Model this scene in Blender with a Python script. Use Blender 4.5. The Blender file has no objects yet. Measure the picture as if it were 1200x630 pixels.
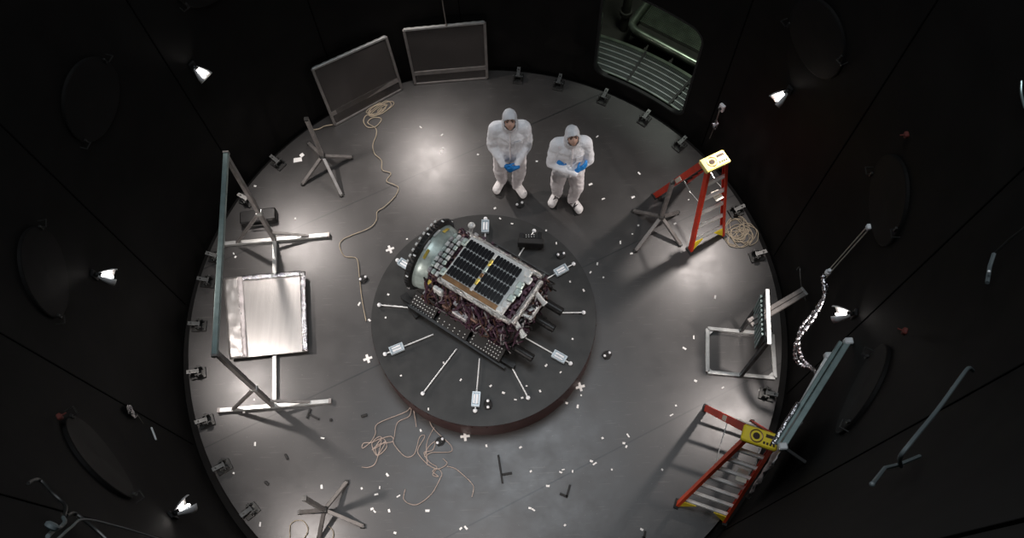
import bpy, bmesh, math, random
from mathutils import Vector as V, Matrix as M, noise
random.seed(7)
S = bpy.context.scene; C = S.collection
PI = math.pi
R_ = math.radians
# ------------------------------------------------------------------ camera (looking down into the round chamber)
CAM = V((0.3545, -3.5236, 9.3999)); FOC = 1000.0
RT = V((0.998943, -0.042173, -0.018287)); UP = V((0.045967, 0.916488, 0.397413)); FW = V((0.0, 0.397833, -0.917458))
cd = bpy.data.cameras.new('camera'); cam = bpy.data.objects.new('camera', cd); C.objects.link(cam)
m = M((RT, UP, -FW)).transposed().to_4x4(); m.translation = CAM
cam.matrix_world = m
cd.sensor_width = 36; cd.lens = 36 * FOC / 1200; cd.clip_start = .02; cd.clip_end = 100
S.camera = cam
RF, RW = 3.455, 3.555         # floor radius, wall radius
def ray(x, y): return (RT * (x - 600) - UP * (y - 315) + FW * FOC).normalized()
def at(x, y, z=0.0):
    d = ray(x, y); return CAM + d * ((z - CAM.z) / d.z)
def onwall(x, y, off=0.0):
    d = ray(x, y); r = RW - off
    A = d.x**2 + d.y**2; B = 2 * (CAM.x * d.x + CAM.y * d.y); K = CAM.x**2 + CAM.y**2 - r * r
    return CAM + d * ((-B + math.sqrt(max(0, B * B - 4 * A * K))) / (2 * A))
def pol(r, deg, z=0.0): return V((r * math.cos(R_(deg)), r * math.sin(R_(deg)), z))
# ------------------------------------------------------------------ materials
MATS = {}
def mat(name, col, rough=.5, metal=0.0, var=0.0, scale=8.0, bump=0.0, bscale=None, spec=.5, emit=None, estr=0, stretch=None):
    mt = bpy.data.materials.new(name); mt.use_nodes = True; nt = mt.node_tree; b = nt.nodes['Principled BSDF']
    b.inputs['Base Color'].default_value = (*col, 1); b.inputs['Roughness'].default_value = rough
    b.inputs['Metallic'].default_value = metal; b.inputs['Specular IOR Level'].default_value = spec
    tc = nt.nodes.new('ShaderNodeTexCoord'); src = tc.outputs['Object']
    if stretch:
        mp = nt.nodes.new('ShaderNodeMapping'); mp.inputs['Scale'].default_value = stretch
        nt.links.new(src, mp.inputs[0]); src = mp.outputs[0]
    n = nt.nodes.new('ShaderNodeTexNoise'); n.inputs['Scale'].default_value = scale; n.inputs['Detail'].default_value = 5
    nt.links.new(src, n.inputs['Vector'])
    if var:
        r = nt.nodes.new('ShaderNodeValToRGB')
        r.color_ramp.elements[0].position = .3; r.color_ramp.elements[1].position = .7
        r.color_ramp.elements[0].color = (*[c * (1 - var) for c in col], 1); r.color_ramp.elements[1].color = (*[min(1, c * (1 + var)) for c in col], 1)
        nt.links.new(n.outputs[0], r.inputs[0]); nt.links.new(r.outputs[0], b.inputs['Base Color'])
    if bump:
        n2 = nt.nodes.new('ShaderNodeTexNoise'); n2.inputs['Scale'].default_value = bscale or scale; n2.inputs['Detail'].default_value = 4
        nt.links.new(src, n2.inputs['Vector'])
        bp = nt.nodes.new('ShaderNodeBump'); bp.inputs['Strength'].default_value = bump; bp.inputs['Distance'].default_value = .02
        nt.links.new(n2.outputs[0], bp.inputs['Height']); nt.links.new(bp.outputs[0], b.inputs['Normal'])
    if emit:
        b.inputs['Emission Color'].default_value = (*emit, 1); b.inputs['Emission Strength'].default_value = estr
    MATS[name] = mt; return mt
mat('wall_black', (.0062, .0058, .0055), .7, var=.3, scale=3, spec=.12)
mat('port_black', (.0066, .0062, .006), .65, var=.2, scale=6, spec=.15)
mat('black_metal', (.012, .012, .012), .4, .3, var=.3, scale=12)
mat('black_matte', (.01, .01, .01), .7)
mat('seam_black', (.001, .001, .001), .9, spec=.05)
mat('dark_metal', (.06, .06, .058), .38, .8, var=.3, scale=15)
mat('aluminium', (.50, .51, .50), .38, .75, var=.15, scale=14)
mat('aluminium_teal', (.33, .43, .42), .35, .7, var=.15, scale=12)
mat('grey_tube', (.25, .235, .225), .42, .55, var=.2, scale=12)
mat('white_metal', (.78, .80, .80), .4, .2, var=.08)
mat('white_plastic', (.80, .82, .84), .45, 0, var=.06)
mat('glass_box', (.50, .58, .63), .3, .1, var=.1)
mat('paper', (.80, .79, .77), .7, 0, var=.06)
mat('foil', (.50, .49, .51), .26, 1.0, var=.12, scale=20, bump=.9, bscale=26)
mat('foil_sheet', (.62, .60, .58), .34, .85, var=.08, scale=4, bump=.12, bscale=40, stretch=(6, .4, 1))
mat('foil_dark', (.46, .43, .43), .42, .15, var=.3, scale=9, bump=.8, bscale=12)
mat('rail_red', (.62, .045, .018), .42, 0, var=.12, scale=10)
mat('rail_orange', (.80, .085, .022), .4, 0, var=.1, scale=10)
mat('ladder_yellow', (.95, .72, .03), .42, 0, var=.07, scale=10)
mat('ladder_pale', (.90, .76, .25), .42, 0, var=.07, scale=10)
mat('step_alu', (.78, .77, .74), .4, .35, var=.1, scale=14)
mat('label_white', (.7, .66, .55), .5)
mat('cord_tan', (.34, .285, .205), .6, var=.15, scale=20)
mat('cord_pink', (.36, .29, .25), .6, var=.15, scale=20)
mat('cord_dark', (.10, .09, .08), .6)
mat('suit', (.78, .80, .84), .75, 0, var=.05, scale=9, bump=.9, bscale=16)
mat('suit_lower', (.76, .74, .76), .75, 0, var=.05, scale=9, bump=.9, bscale=16)
mat('boot_white', (.83, .82, .82), .7, 0, var=.05, bump=.5, bscale=30)
mat('skin', (.66, .42, .33), .55, 0, var=.07, scale=20)
mat('lip', (.36, .14, .12), .5)
mat('eye_dark', (.02, .015, .012), .3)
mat('brow', (.05, .03, .02), .8)
mat('hair_tan', (.25, .15, .09), .8)
mat('glove_blue', (.012, .20, .56), .5, 0, var=.12, scale=30)
mat('strap_black', (.012, .012, .014), .6)
mat('turntable', (.030, .030, .029), .45, .2, var=.25, scale=5, spec=.4)
mat('rim_red', (.046, .021, .020), .5, .3, var=.3, scale=8)
mat('cell_black', (.006, .006, .008), .18, 0, spec=.6)
mat('panel_white', (.62, .64, .63), .4, .2, var=.15, scale=20)
mat('panel_mint', (.42, .50, .47), .35, .4, var=.25, scale=14)
mat('kapton', (.20, .105, .04), .35, .4, var=.3, scale=14)
mat('gold', (.62, .48, .10), .35, .5, var=.25, scale=25)
mat('silver_crumple', (.62, .60, .58), .28, .9, var=.25, scale=30, bump=1, bscale=45)
mat('harness_purple', (.062, .026, .046), .5, .2, var=.5, scale=30)
mat('harness_copper', (.10, .052, .038), .45, .4, var=.4, scale=30)
mat('harness_grey', (.34, .33, .34), .45, .4, var=.3, scale=30)
mat('steel_green', (.30, .36, .28), .3, .9, var=.3, scale=7)
mat('grate_steel', (.40, .44, .42), .4, .8, var=.2, scale=9)
mat('grate_dim', (.16, .18, .17), .5, .6, var=.2, scale=9)
mat('outer_dark', (.022, .022, .017), .6, .2, var=.4, scale=3)
mat('reflector', (.85, .83, .82), .3, .3)
mat('bulb_lit', (1, 1, 1), .3, 0, emit=(1, .93, .88), estr=40)
mat('tag_red', (.10, .018, .012), .6)
mat('rod_ivory', (.62, .58, .50), .4, .3)
mat('rod_pale', (.13, .155, .16), .5, .3)
def blanket():
    mt = bpy.data.materials.new('thermal_blanket'); mt.use_nodes = True; nt = mt.node_tree; b = nt.nodes['Principled BSDF']
    tc = nt.nodes.new('ShaderNodeTexCoord'); v = nt.nodes.new('ShaderNodeTexVoronoi'); v.inputs['Scale'].default_value = 26
    n = nt.nodes.new('ShaderNodeTexNoise'); n.inputs['Scale'].default_value = 30; n.inputs['Detail'].default_value = 6
    nt.links.new(tc.outputs['Object'], v.inputs['Vector']); nt.links.new(tc.outputs['Object'], n.inputs['Vector'])
    r = nt.nodes.new('ShaderNodeValToRGB'); e = r.color_ramp.elements
    e[0].position = .32; e[0].color = (.008, .008, .009, 1); e[1].position = .72; e[1].color = (.36, .32, .30, 1)
    for p, c in ((.43, (.02, .012, .016, 1)), (.50, (.085, .035, .06, 1)), (.56, (.13, .07, .09, 1)), (.62, (.16, .09, .06, 1))):
        k = e.new(p); k.color = c
    nt.links.new(n.outputs[0], r.inputs[0]); nt.links.new(r.outputs[0], b.inputs['Base Color'])
    b.inputs['Roughness'].default_value = .35; b.inputs['Metallic'].default_value = .5
    bp = nt.nodes.new('ShaderNodeBump'); bp.inputs['Strength'].default_value = 1; bp.inputs['Distance'].default_value = .03
    nt.links.new(v.outputs['Distance'], bp.inputs['Height']); nt.links.new(bp.outputs[0], b.inputs['Normal'])
    MATS['blanket'] = mt
blanket()
def floor_mat():
    mt = bpy.data.materials.new('floor_sheet'); mt.use_nodes = True; nt = mt.node_tree; b = nt.nodes['Principled BSDF']; L = nt.links.new
    def mth(op, a, c=None):
        n = nt.nodes.new('ShaderNodeMath'); n.operation = op
        for i, q in enumerate((a, c)):
            if q is None: continue
            if isinstance(q, (int, float)): n.inputs[i].default_value = q
            else: L(q, n.inputs[i])
        return n.outputs[0]
    tc = nt.nodes.new('ShaderNodeTexCoord'); sp = nt.nodes.new('ShaderNodeSeparateXYZ'); L(tc.outputs['Object'], sp.inputs[0])
    def seam(nx, ny, per, off, w):
        d = mth('ADD', mth('ADD', mth('MULTIPLY', sp.outputs[0], nx), mth('MULTIPLY', sp.outputs[1], ny)), off)
        f = mth('FRACT', mth('ADD', mth('DIVIDE', d, per), 100.5))
        return mth('LESS_THAN', mth('MULTIPLY', mth('ABSOLUTE', mth('SUBTRACT', f, .5)), per), w)
    s1 = seam(-.412, .911, 2.075, .012, .008)
    def nz(sc, det=5, ro=.55):
        n = nt.nodes.new('ShaderNodeTexNoise'); n.inputs['Scale'].default_value = sc; n.inputs['Detail'].default_value = det; n.inputs['Roughness'].default_value = ro
        L(tc.outputs['Object'], n.inputs['Vector']); return n.outputs[0]
    r = nt.nodes.new('ShaderNodeValToRGB'); e = r.color_ramp.elements
    e[0].position = .3; e[0].color = (.024, .0225, .0215, 1); e[1].position = .72; e[1].color = (.036, .0335, .032, 1)
    L(nz(1.3, 7, .65), r.inputs[0])
    # dust specks and scuffs
    sc = nt.nodes.new('ShaderNodeTexNoise'); sc.inputs['Scale'].default_value = 55; sc.inputs['Detail'].default_value = 2
    L(tc.outputs['Object'], sc.inputs['Vector'])
    sp1 = mth('MULTIPLY', mth('GREATER_THAN', sc.outputs[0], .735), .5)
    mp = nt.nodes.new('ShaderNodeMapping'); mp.inputs['Scale'].default_value = (2, 30, 1); mp.inputs['Rotation'].default_value = (0, 0, .7)
    L(tc.outputs['Object'], mp.inputs[0])
    sc2 = nt.nodes.new('ShaderNodeTexNoise'); sc2.inputs['Scale'].default_value = 1.6; sc2.inputs['Detail'].default_value = 3; L(mp.outputs[0], sc2.inputs['Vector'])
    scf = mth('MULTIPLY', mth('GREATER_THAN', sc2.outputs[0], .66), .16)
    mx = nt.nodes.new('ShaderNodeMixRGB'); L(mth('MAXIMUM', sp1, scf), mx.inputs[0]); L(r.outputs[0], mx.inputs[1]); mx.inputs[2].default_value = (.17, .16, .15, 1)
    m2 = nt.nodes.new('ShaderNodeMixRGB'); L(s1, m2.inputs[0]); L(mx.outputs[0], m2.inputs[1]); m2.inputs[2].default_value = (.008, .008, .008, 1)
    L(m2.outputs[0], b.inputs['Base Color'])
    rr = nt.nodes.new('ShaderNodeMapRange'); L(nz(3.2, 8, .68), rr.inputs[0]); rr.inputs[1].default_value = .25; rr.inputs[2].default_value = .75; rr.inputs[3].default_value = .32; rr.inputs[4].default_value = .45; L(rr.outputs[0], b.inputs['Roughness'])
    b.inputs['Specular IOR Level'].default_value = .85
    bp = nt.nodes.new('ShaderNodeBump'); bp.inputs['Strength'].default_value = .05; bp.inputs['Distance'].default_value = .01
    L(nz(20), bp.inputs['Height']); L(bp.outputs[0], b.inputs['Normal'])
    MATS['floor'] = mt
floor_mat()
def mesh_mat():
    # fine woven wire mesh: the weave leaves gaps that let what lies behind show through
    mt = bpy.data.materials.new('wire_mesh'); mt.use_nodes = True; nt = mt.node_tree; b = nt.nodes['Principled BSDF']; L = nt.links.new
    b.inputs['Base Color'].default_value = (.075, .068, .065, 1); b.inputs['Roughness'].default_value = .5; b.inputs['Metallic'].default_value = .3
    tc = nt.nodes.new('ShaderNodeTexCoord'); ns = nt.nodes.new('ShaderNodeTexNoise'); ns.inputs['Scale'].default_value = 3
    L(tc.outputs['Object'], ns.inputs['Vector'])
    rm = nt.nodes.new('ShaderNodeMapRange'); L(ns.outputs[0], rm.inputs[0]); rm.inputs[3].default_value = .55; rm.inputs[4].default_value = .8
    L(rm.outputs[0], b.inputs['Alpha'])
    MATS['wire_mesh'] = mt
mesh_mat()
# ------------------------------------------------------------------ mesh builder
def frame_of(d, up=V((0, 0, 1))):
    d = d.normalized()
    if abs(d.dot(up)) > .985: up = V((1, 0, 0)) if abs(d.x) < .9 else V((0, 1, 0))
    s = d.cross(up).normalized(); u = s.cross(d).normalized()
    return d, s, u
class MB:
    def __init__(s): s.v = []; s.f = []
    def add(s, vs, fs):
        o = len(s.v); s.v += [V(q) for q in vs]; s.f += [[i + o for i in f] for f in fs]; return s
    def box(s, c, size, rot=None, ch=0.0):
        c = V(c); h = [q / 2 for q in size]; rot = rot or M.Identity(3); b = min(ch, min(h) * .6)
        if b <= 0:
            vs = [c + rot @ V((x * h[0], y * h[1], z * h[2])) for x in (-1, 1) for y in (-1, 1) for z in (-1, 1)]
            return s.add(vs, [(0, 1, 3, 2), (4, 6, 7, 5), (0, 4, 5, 1), (2, 3, 7, 6), (0, 2, 6, 4), (1, 5, 7, 3)])
        bm = bmesh.new(); bmesh.ops.create_cube(bm, size=1)
        for q in bm.verts: q.co = V((q.co.x * size[0], q.co.y * size[1], q.co.z * size[2]))
        bmesh.ops.bevel(bm, geom=bm.edges[:], offset=b, segments=1, affect='EDGES')
        bm.verts.index_update()
        s.add([c + rot @ q.co for q in bm.verts], [[q.index for q in f.verts] for f in bm.faces]); bm.free(); return s
    def bar(s, a, b, w, h, up=V((0, 0, 1)), ch=0.0):
        a = V(a); b = V(b); d, sd, u = frame_of(b - a, up); rot = M((d, sd, u)).transposed()
        return s.box((a + b) / 2, ((b - a).length, w, h), rot, ch)
    def cyl(s, a, b, r0, r1=None, n=12, caps=True):
        a = V(a); b = V(b); r1 = r0 if r1 is None else r1; d, sd, u = frame_of(b - a)
        vs = []
        for p, r in ((a, r0), (b, r1)):
            vs += [p + sd * (r * math.cos(2 * PI * i / n)) + u * (r * math.sin(2 * PI * i / n)) for i in range(n)]
        fs = [(i, (i + 1) % n, n + (i + 1) % n, n + i) for i in range(n)]
        if caps: fs += [tuple(range(n))[::-1], tuple(range(n, 2 * n))]
        return s.add(vs, fs)
    def tube(s, pts, r, n=6, closed=False):
        pts = [V(p) for p in pts]; k = len(pts); vs = []; fs = []; up = None
        for i, p in enumerate(pts):
            d = pts[(i + 1) % k] - pts[i - 1] if closed else pts[min(i + 1, k - 1)] - pts[max(i - 1, 0)]
            if d.length < 1e-9: d = V((1, 0, 0))
            d.normalize()
            if up is None: _, sd, u = frame_of(d)
            else:
                u = up - d * up.dot(d)
                if u.length < 1e-6: _, sd, u = frame_of(d)
                u.normalize(); sd = d.cross(u)
            up = u; rr = r(i / (k - 1)) if callable(r) else r
            vs += [p + sd * (rr * math.cos(2 * PI * j / n)) + u * (rr * math.sin(2 * PI * j / n)) for j in range(n)]
        for i in range(k if closed else k - 1):
            for j in range(n):
                a = i * n; b = ((i + 1) % k) * n; fs.append((a + j, a + (j + 1) % n, b + (j + 1) % n, b + j))
        if not closed: fs += [tuple(range(n))[::-1], tuple(range((k - 1) * n, k * n))]
        return s.add(vs, fs)
    def lathe(s, prof, c, axis=V((0, 0, 1)), n=24, a0=0, a1=2 * PI, ref=None):
        c = V(c); d, sd, u = frame_of(V(axis), ref or V((0, 0, 1))); full = abs(a1 - a0 - 2 * PI) < 1e-6; k = n if full else n + 1
        vs = [c + d * z + (sd * math.cos(a0 + (a1 - a0) * i / n) + u * math.sin(a0 + (a1 - a0) * i / n)) * r for r, z in prof for i in range(k)]
        fs = []
        for j in range(len(prof) - 1):
            for i in range(n):
                i2 = (i + 1) % k; fs.append((j * k + i, j * k + i2, (j + 1) * k + i2, (j + 1) * k + i))
        return s.add(vs, fs)
    def ell(s, c, r, rot=None, nu=16, nv=10):
        c = V(c); rot = rot or M.Identity(3); vs = [c + rot @ V((0, 0, -r[2]))]
        for j in range(1, nv):
            t = -PI / 2 + PI * j / nv
            vs += [c + rot @ V((r[0] * math.cos(t) * math.cos(2 * PI * i / nu), r[1] * math.cos(t) * math.sin(2 * PI * i / nu), r[2] * math.sin(t))) for i in range(nu)]
        vs.append(c + rot @ V((0, 0, r[2]))); e = len(vs) - 1; fs = []
        for i in range(nu):
            i2 = (i + 1) % nu; fs.append((0, 1 + i2, 1 + i)); fs.append((e, e - nu + i, e - nu + i2))
            for j in range(nv - 2): a = 1 + j * nu; fs.append((a + i, a + i2, a + nu + i2, a + nu + i))
        return s.add(vs, fs)
    def cap(s, a, b, r0, r1=None):
        r1 = r0 if r1 is None else r1; a = V(a); b = V(b)
        s.ell(a, (r0,) * 3, nu=12, nv=8); s.ell(b, (r1,) * 3, nu=12, nv=8); return s.cyl(a, b, r0, r1, 12)
    def prism(s, poly, org, ax, ay, az, t):
        # polygon in the plane (ax, ay), extruded along az by t
        org = V(org); k = len(poly); b = [org + ax * p[0] + ay * p[1] for p in poly]
        return s.add(b + [q + az * t for q in b], [tuple(range(k))[::-1], tuple(range(k, 2 * k))] + [(i, (i + 1) % k, k + (i + 1) % k, k + i) for i in range(k)])
    def build(s, name, mt, parent=None, smooth=False):
        org = V((0, 0, 0)); q = parent
        while q is not None: org = org + V(q.location); q = q.parent
        me = bpy.data.meshes.new(name); me.from_pydata([v - org for v in s.v], [], s.f); me.validate()
        bm = bmesh.new(); bm.from_mesh(me); bmesh.ops.recalc_face_normals(bm, faces=bm.faces); bm.to_mesh(me); bm.free()
        if smooth:
            me.polygons.foreach_set('use_smooth', [True] * len(me.polygons))
            try: me.set_sharp_from_angle(angle=R_(42))
            except Exception: pass
        o = bpy.data.objects.new(name, me); C.objects.link(o); o.parent = parent
        if mt: me.materials.append(MATS[mt])
        return o
def tag(o, label=None, cat=None, group=None, kind=None):
    if label: o['label'] = label
    if cat: o['category'] = cat
    if group: o['group'] = group
    if kind: o['kind'] = kind
    return o
def thing(name, label, cat, loc=(0, 0, 0), group=None):
    o = bpy.data.objects.new(name, None); C.objects.link(o); o.location = loc; o.empty_display_size = .1
    return tag(o, label, cat, group)
def copy_tree(o, parent=None):
    c = o.copy(); C.objects.link(c); c.parent = parent
    for ch in list(o.children): copy_tree(ch, c)
    return c
def struct(o): o['kind'] = 'structure'; return o
def spline(pts, n=6):
    pts = [V(p) for p in pts]; out = []
    for i in range(len(pts) - 1):
        p0 = pts[max(i - 1, 0)]; p1 = pts[i]; p2 = pts[i + 1]; p3 = pts[min(i + 2, len(pts) - 1)]
        for k in range(n):
            t = k / n; out.append(.5 * ((2 * p1) + (p2 - p0) * t + (2 * p0 - 5 * p1 + 4 * p2 - p3) * t * t + (3 * p1 - p0 - 3 * p2 + p3) * t ** 3))
    return out + [pts[-1]]
# ================================================================== THE SETTING
mb = MB(); mb.lathe([(0, 0), (RF, 0), (RF, -.05), (0, -.05)], (0, 0, 0), n=128)
struct(mb.build('floor', 'floor'))
mb = MB(); mb.lathe([(RF - .03, -.12), (RW + .02, -.12), (RW + .02, -.2), (RF - .03, -.2)], (0, 0, 0), n=128)
struct(mb.build('trim_1', 'wall_black'))
# wall: a cylinder with a rounded doorway cut out between two bearings
D0, D1, DZ0, DZ1, DR = 43.6, 64.1, .20, 1.80, .16
NA = 360; ZS = [-.2, 0, .1] + [.2 + .05 * i for i in range(33)] + [2 + .5 * i for i in range(1, 14)]
def in_door(a, z):
    # a in metres along the arc from the doorway's centre
    hw = R_(D1 - D0) * RW / 2; hh = (DZ1 - DZ0) / 2; x = abs(a); y = abs(z - (DZ0 + DZ1) / 2)
    if x > hw or y > hh: return False
    dx = x - (hw - DR); dy = y - (hh - DR)
    return not (dx > 0 and dy > 0 and dx * dx + dy * dy > DR * DR)
DC = (D0 + D1) / 2
def door_outline(off=0.0, n=8):
    hw = R_(D1 - D0) * RW / 2 + off; hh = (DZ1 - DZ0) / 2 + off; r = DR + off; zc = (DZ0 + DZ1) / 2; out = []
    corners = ((1, 1, 0), (-1, 1, 90), (-1, -1, 180), (1, -1, 270))
    for ci, (sx, sy, a0) in enumerate(corners):
        for i in range(n + 1):
            a = R_(a0 + 90 * i / n); out.append((sx * (hw - r) + r * math.cos(a), zc + sy * (hh - r) + r * math.sin(a)))
        # subdivide along the straight run to the next corner
        nx = corners[(ci + 1) % 4]; a = R_(nx[2]); q = (nx[0] * (hw - r) + r * math.cos(a), zc + nx[1] * (hh - r) + r * math.sin(a)); p = out[-1]
        for k in range(1, 12): out.append((p[0] + (q[0] - p[0]) * k / 12, p[1] + (q[1] - p[1]) * k / 12))
    return out
def arcpt(a, z, r): t = R_(DC) + a / RW; return V((r * math.cos(t), r * math.sin(t), z))
TOP = 8.9
# the two skins of the wall, each as grid panels around the doorway plus the doorway's own patch
def wall_skin(mb, r):
    hw = R_(D1 - D0) * RW / 2 + .14; z0 = DZ0 - .14; z1 = DZ1 + .14; t0 = R_(DC) + hw / RW; t1 = R_(DC) - hw / RW + 2 * PI
    n = 150
    vs = []; 
    for i in range(n + 1):
        t = t0 + (t1 - t0) * i / n; vs += [V((r * math.cos(t), r * math.sin(t), z)) for z in (-.2, z0, z1, 3, 5, 7, TOP)]
    fs = [(i * 7 + j, (i + 1) * 7 + j, (i + 1) * 7 + j + 1, i * 7 + j + 1) for i in range(n) for j in range(6)]
    mb.add(vs, fs)
    k = 12
    for za, zb in ((-.2, z0), (z1, TOP)):
        vs = [arcpt(-hw + 2 * hw * i / k, z, r) for i in range(k + 1) for z in (za, zb)]
        mb.add(vs, [(2 * i, 2 * i + 2, 2 * i + 3, 2 * i + 1) for i in range(k)])
    ol = door_outline(); N = len(ol); outer = []
    zc = (DZ0 + DZ1) / 2; hh = (z1 - z0) / 2
    for x, z in ol:   # push the outline out on to the surrounding rectangle
        dx, dz = x, z - zc; s = min(hw / abs(dx) if abs(dx) > 1e-6 else 1e9, hh / abs(dz) if abs(dz) > 1e-6 else 1e9); outer.append((dx * s, zc + dz * s))
    mb.add([arcpt(x, z, r) for x, z in ol] + [arcpt(x, z, r) for x, z in outer], [(i, (i + 1) % N, N + (i + 1) % N, N + i) for i in range(N)])
mb = MB(); wall_skin(mb, RW); wall_skin(mb, RW + .03)
wall = struct(mb.build('wall_round', 'wall_black', smooth=True))
# doorway lining
mb = MB(); ol = door_outline(); N = len(ol)
sec = [(0.0, -.006), (0.0, .05), (.03, .05), (.03, -.006)]
ol2 = door_outline(.03)
vs = [arcpt(x, z, RW - .006) for x, z in ol] + [arcpt(x, z, RW + .06) for x, z in ol] + [arcpt(x, z, RW + .06) for x, z in ol2] + [arcpt(x, z, RW - .006) for x, z in ol2]
mb.add(vs, [(j * N + i, j * N + (i + 1) % N, ((j + 1) % 4) * N + (i + 1) % N, ((j + 1) % 4) * N + i) for j in range(4) for i in range(N)])
struct(mb.build('door_1', 'black_metal'))
# seams of the wall plates (vertical, between the round ports)
k = 2
for i in range(13):
    a = 36.9 + 360 / 13 * i
    if D0 - 3 < a < D1 + 3: continue
    p = pol(RW - .001, a, 0); mb = MB(); t = R_(a); rot = M(((math.cos(t), -math.sin(t), 0), (math.sin(t), math.cos(t), 0), (0, 0, 1)))
    mb.box(pol(RW - .003, a, 4.3), (.006, .012, 8.6), rot); struct(mb.build('trim_%d' % k, 'seam_black')); k += 1
# ---- outer gallery seen through the doorway
def arc_sheet(mb, r0, r1, z, a0, a1, n=24, t=.01):
    vs = []
    for i in range(n + 1):
        a = a0 + (a1 - a0) * i / n; vs += [pol(r0, a, z), pol(r1, a, z), pol(r1, a, z - t), pol(r0, a, z - t)]
    fs = [(i * 4 + j, i * 4 + (j + 1) % 4, i * 4 + 4 + (j + 1) % 4, i * 4 + 4 + j) for i in range(n) for j in range(4)]
    return mb.add(vs, fs + [(0, 1, 2, 3), (n * 4 + 3, n * 4 + 2, n * 4 + 1, n * 4)])
g = thing('walkway', 'curved steel grating walkway just outside the doorway', 'walkway', pol(3.9, DC, .16))
mb = MB(); 
for i in range(7): arc_sheet(mb, 3.63 + .082 * i, 3.63 + .082 * i + .014, .195, 38, 72, t=.035)
mb.build('bearing_bar', 'grate_steel', g)
mb = MB(); n = 108
for i in range(n + 1):
    a = 38 + 34 * i / n; mb.bar(pol(3.63, a, .178), pol(4.13, a, .178), .005, .01)
mb.build('cross_rods', 'grate_dim', g)
mb = MB(); arc_sheet(mb, 4.12, 4.16, .20, 38, 72, t=.06); arc_sheet(mb, 3.59, 3.63, .20, 38, 72, t=.06); mb.build('edge_band', 'steel_green', g)
for a in (47.3, 57.2, 66.5):
    mb = MB(); mb.bar(pol(3.6, a, .19), pol(4.14, a, .19), .03, .05); mb.build('joint_bar', 'dark_metal', g)
g = thing('outer_platform', 'shiny rolled-edge steel tray with grating beyond the curved walkway', 'platform', pol(4.9, DC, 0))
# straight tray: its inner edge runs parallel to the doorway
ex = V((-math.sin(R_(DC)), math.cos(R_(DC)), 0)); er = pol(1, DC)
def tp(a, r, z): return ex * a + er * r + V((0, 0, z))
rim = spline([tp(-1.2, 4.32, .2), tp(-.5, 4.34, .2), tp(.2, 4.36, .2), tp(.50, 4.37, .2), tp(.60, 4.41, .2), tp(.64, 4.52, .2), tp(.64, 5.2, .2)], 6)
mb = MB(); mb.tube(rim, .05, 10); mb.build('rolled_edge', 'steel_green', g, True)
mb = MB(); mb.tube([p + V((0, 0, -.1)) + er * .04 for p in rim], .035, 8); mb.build('lower_rail', 'steel_green', g, True)
mb = MB(); mb.box(tp(-.30, 4.95, .02), (1.1, 1.8, .02), M((er, ex, V((0, 0, 1)))).transposed()); mb.build('tray_floor', 'outer_dark', g)
mb = MB()
for i in range(24): mb.bar(tp(-1.15, 4.62 + .03 * i, .1), tp(.6, 4.62 + .03 * i, .1), .008, .02)
for i in range(69): mb.bar(tp(-1.15 + .0255 * i, 4.61, .095), tp(-1.15 + .0255 * i, 5.33, .095), .006, .012)
mb.build('grating', 'steel_green', g)
for q in (-.45, -.08, .3):
    mb = MB(); mb.box(tp(q, 4.25, .08), (.05, .05, .06), M((er, ex, V((0, 0, 1)))).transposed(), .008); mb.cyl(tp(q, 4.23, .08), tp(q, 4.33, .1), .015); mb.build('bracket', 'outer_dark', g)
g2 = tag(MB().cyl(tp(.82, 4.62, -.2), tp(.82, 4.62, 1.6), .06, n=16).cyl(tp(.82, 4.62, .1), tp(.82, 4.62, .16), .085, n=16).build('pipe_post', 'outer_dark', None, True), 'dark upright pipe behind the left side of the doorway', 'pipe')
mb = MB(); mb.box(tp(0, 4.9, -.25), (2.4, 4, .05), M((er, ex, V((0, 0, 1)))).transposed()); struct(mb.build('floor_gallery', 'outer_dark'))
mb = MB(); mb.box(tp(0, 5.9, 1.5), (.06, 4.4, 3.6), M((er, ex, V((0, 0, 1)))).transposed()); struct(mb.build('wall_gallery', 'outer_dark'))
# ---- round ports on the wall
def port(a, label):
    t = thing('wall_port', label, 'hatch', pol(RW, a, 3.02), 'round ports along the wall')
    ax = -pol(1, a); 
    mb = MB(); mb.lathe([(0, .03), (.375, .03), (.385, .024), (.385, .0), (0, 0)], t.location, ax, 48)
    for v in mb.v:
        q = v - V(t.location); sg = q.dot(V((0, 0, 1)).cross(ax)); v += ax * (RW - math.sqrt(RW * RW - sg * sg) + .002)
    mb.build('cover_disc', 'port_black', t)
    mb = MB(); c = V(t.location); sd = V((0, 0, 1)).cross(ax)
    for s in (-1, 1):
        o = MB(); q = c + sd * (.34 * s) + V((0, 0, .14 if s > 0 else -.16)) + ax * .06
        o.tube([q, q + ax * .04, q + ax * .04 + sd * (.07 * s), q + sd * (.07 * s) - ax * .03], .006, 6); o.bar(q - V((0, 0, .03)), q + V((0, 0, .03)), .02, .015); o.build('latch', 'dark_metal', t)
    return t
for a, l in ((162.0, 'black round wall port left of the upper left lamp'), (189.7, 'black round wall port between the left edge and the middle left lamp'),
             (217.4, 'black round wall port with a red tag, above the lower left lamp'), (134.3, 'black round wall port at the top left, above the upper left lamp'),
             (23.3, 'black round wall port above the upper right lamp'), (-4.7, 'black round wall port left of which the thin rod pair ends'),
             (-32.4, 'black round wall port with a red tag, below the lower right lamp')):
    port(a, l)
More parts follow.
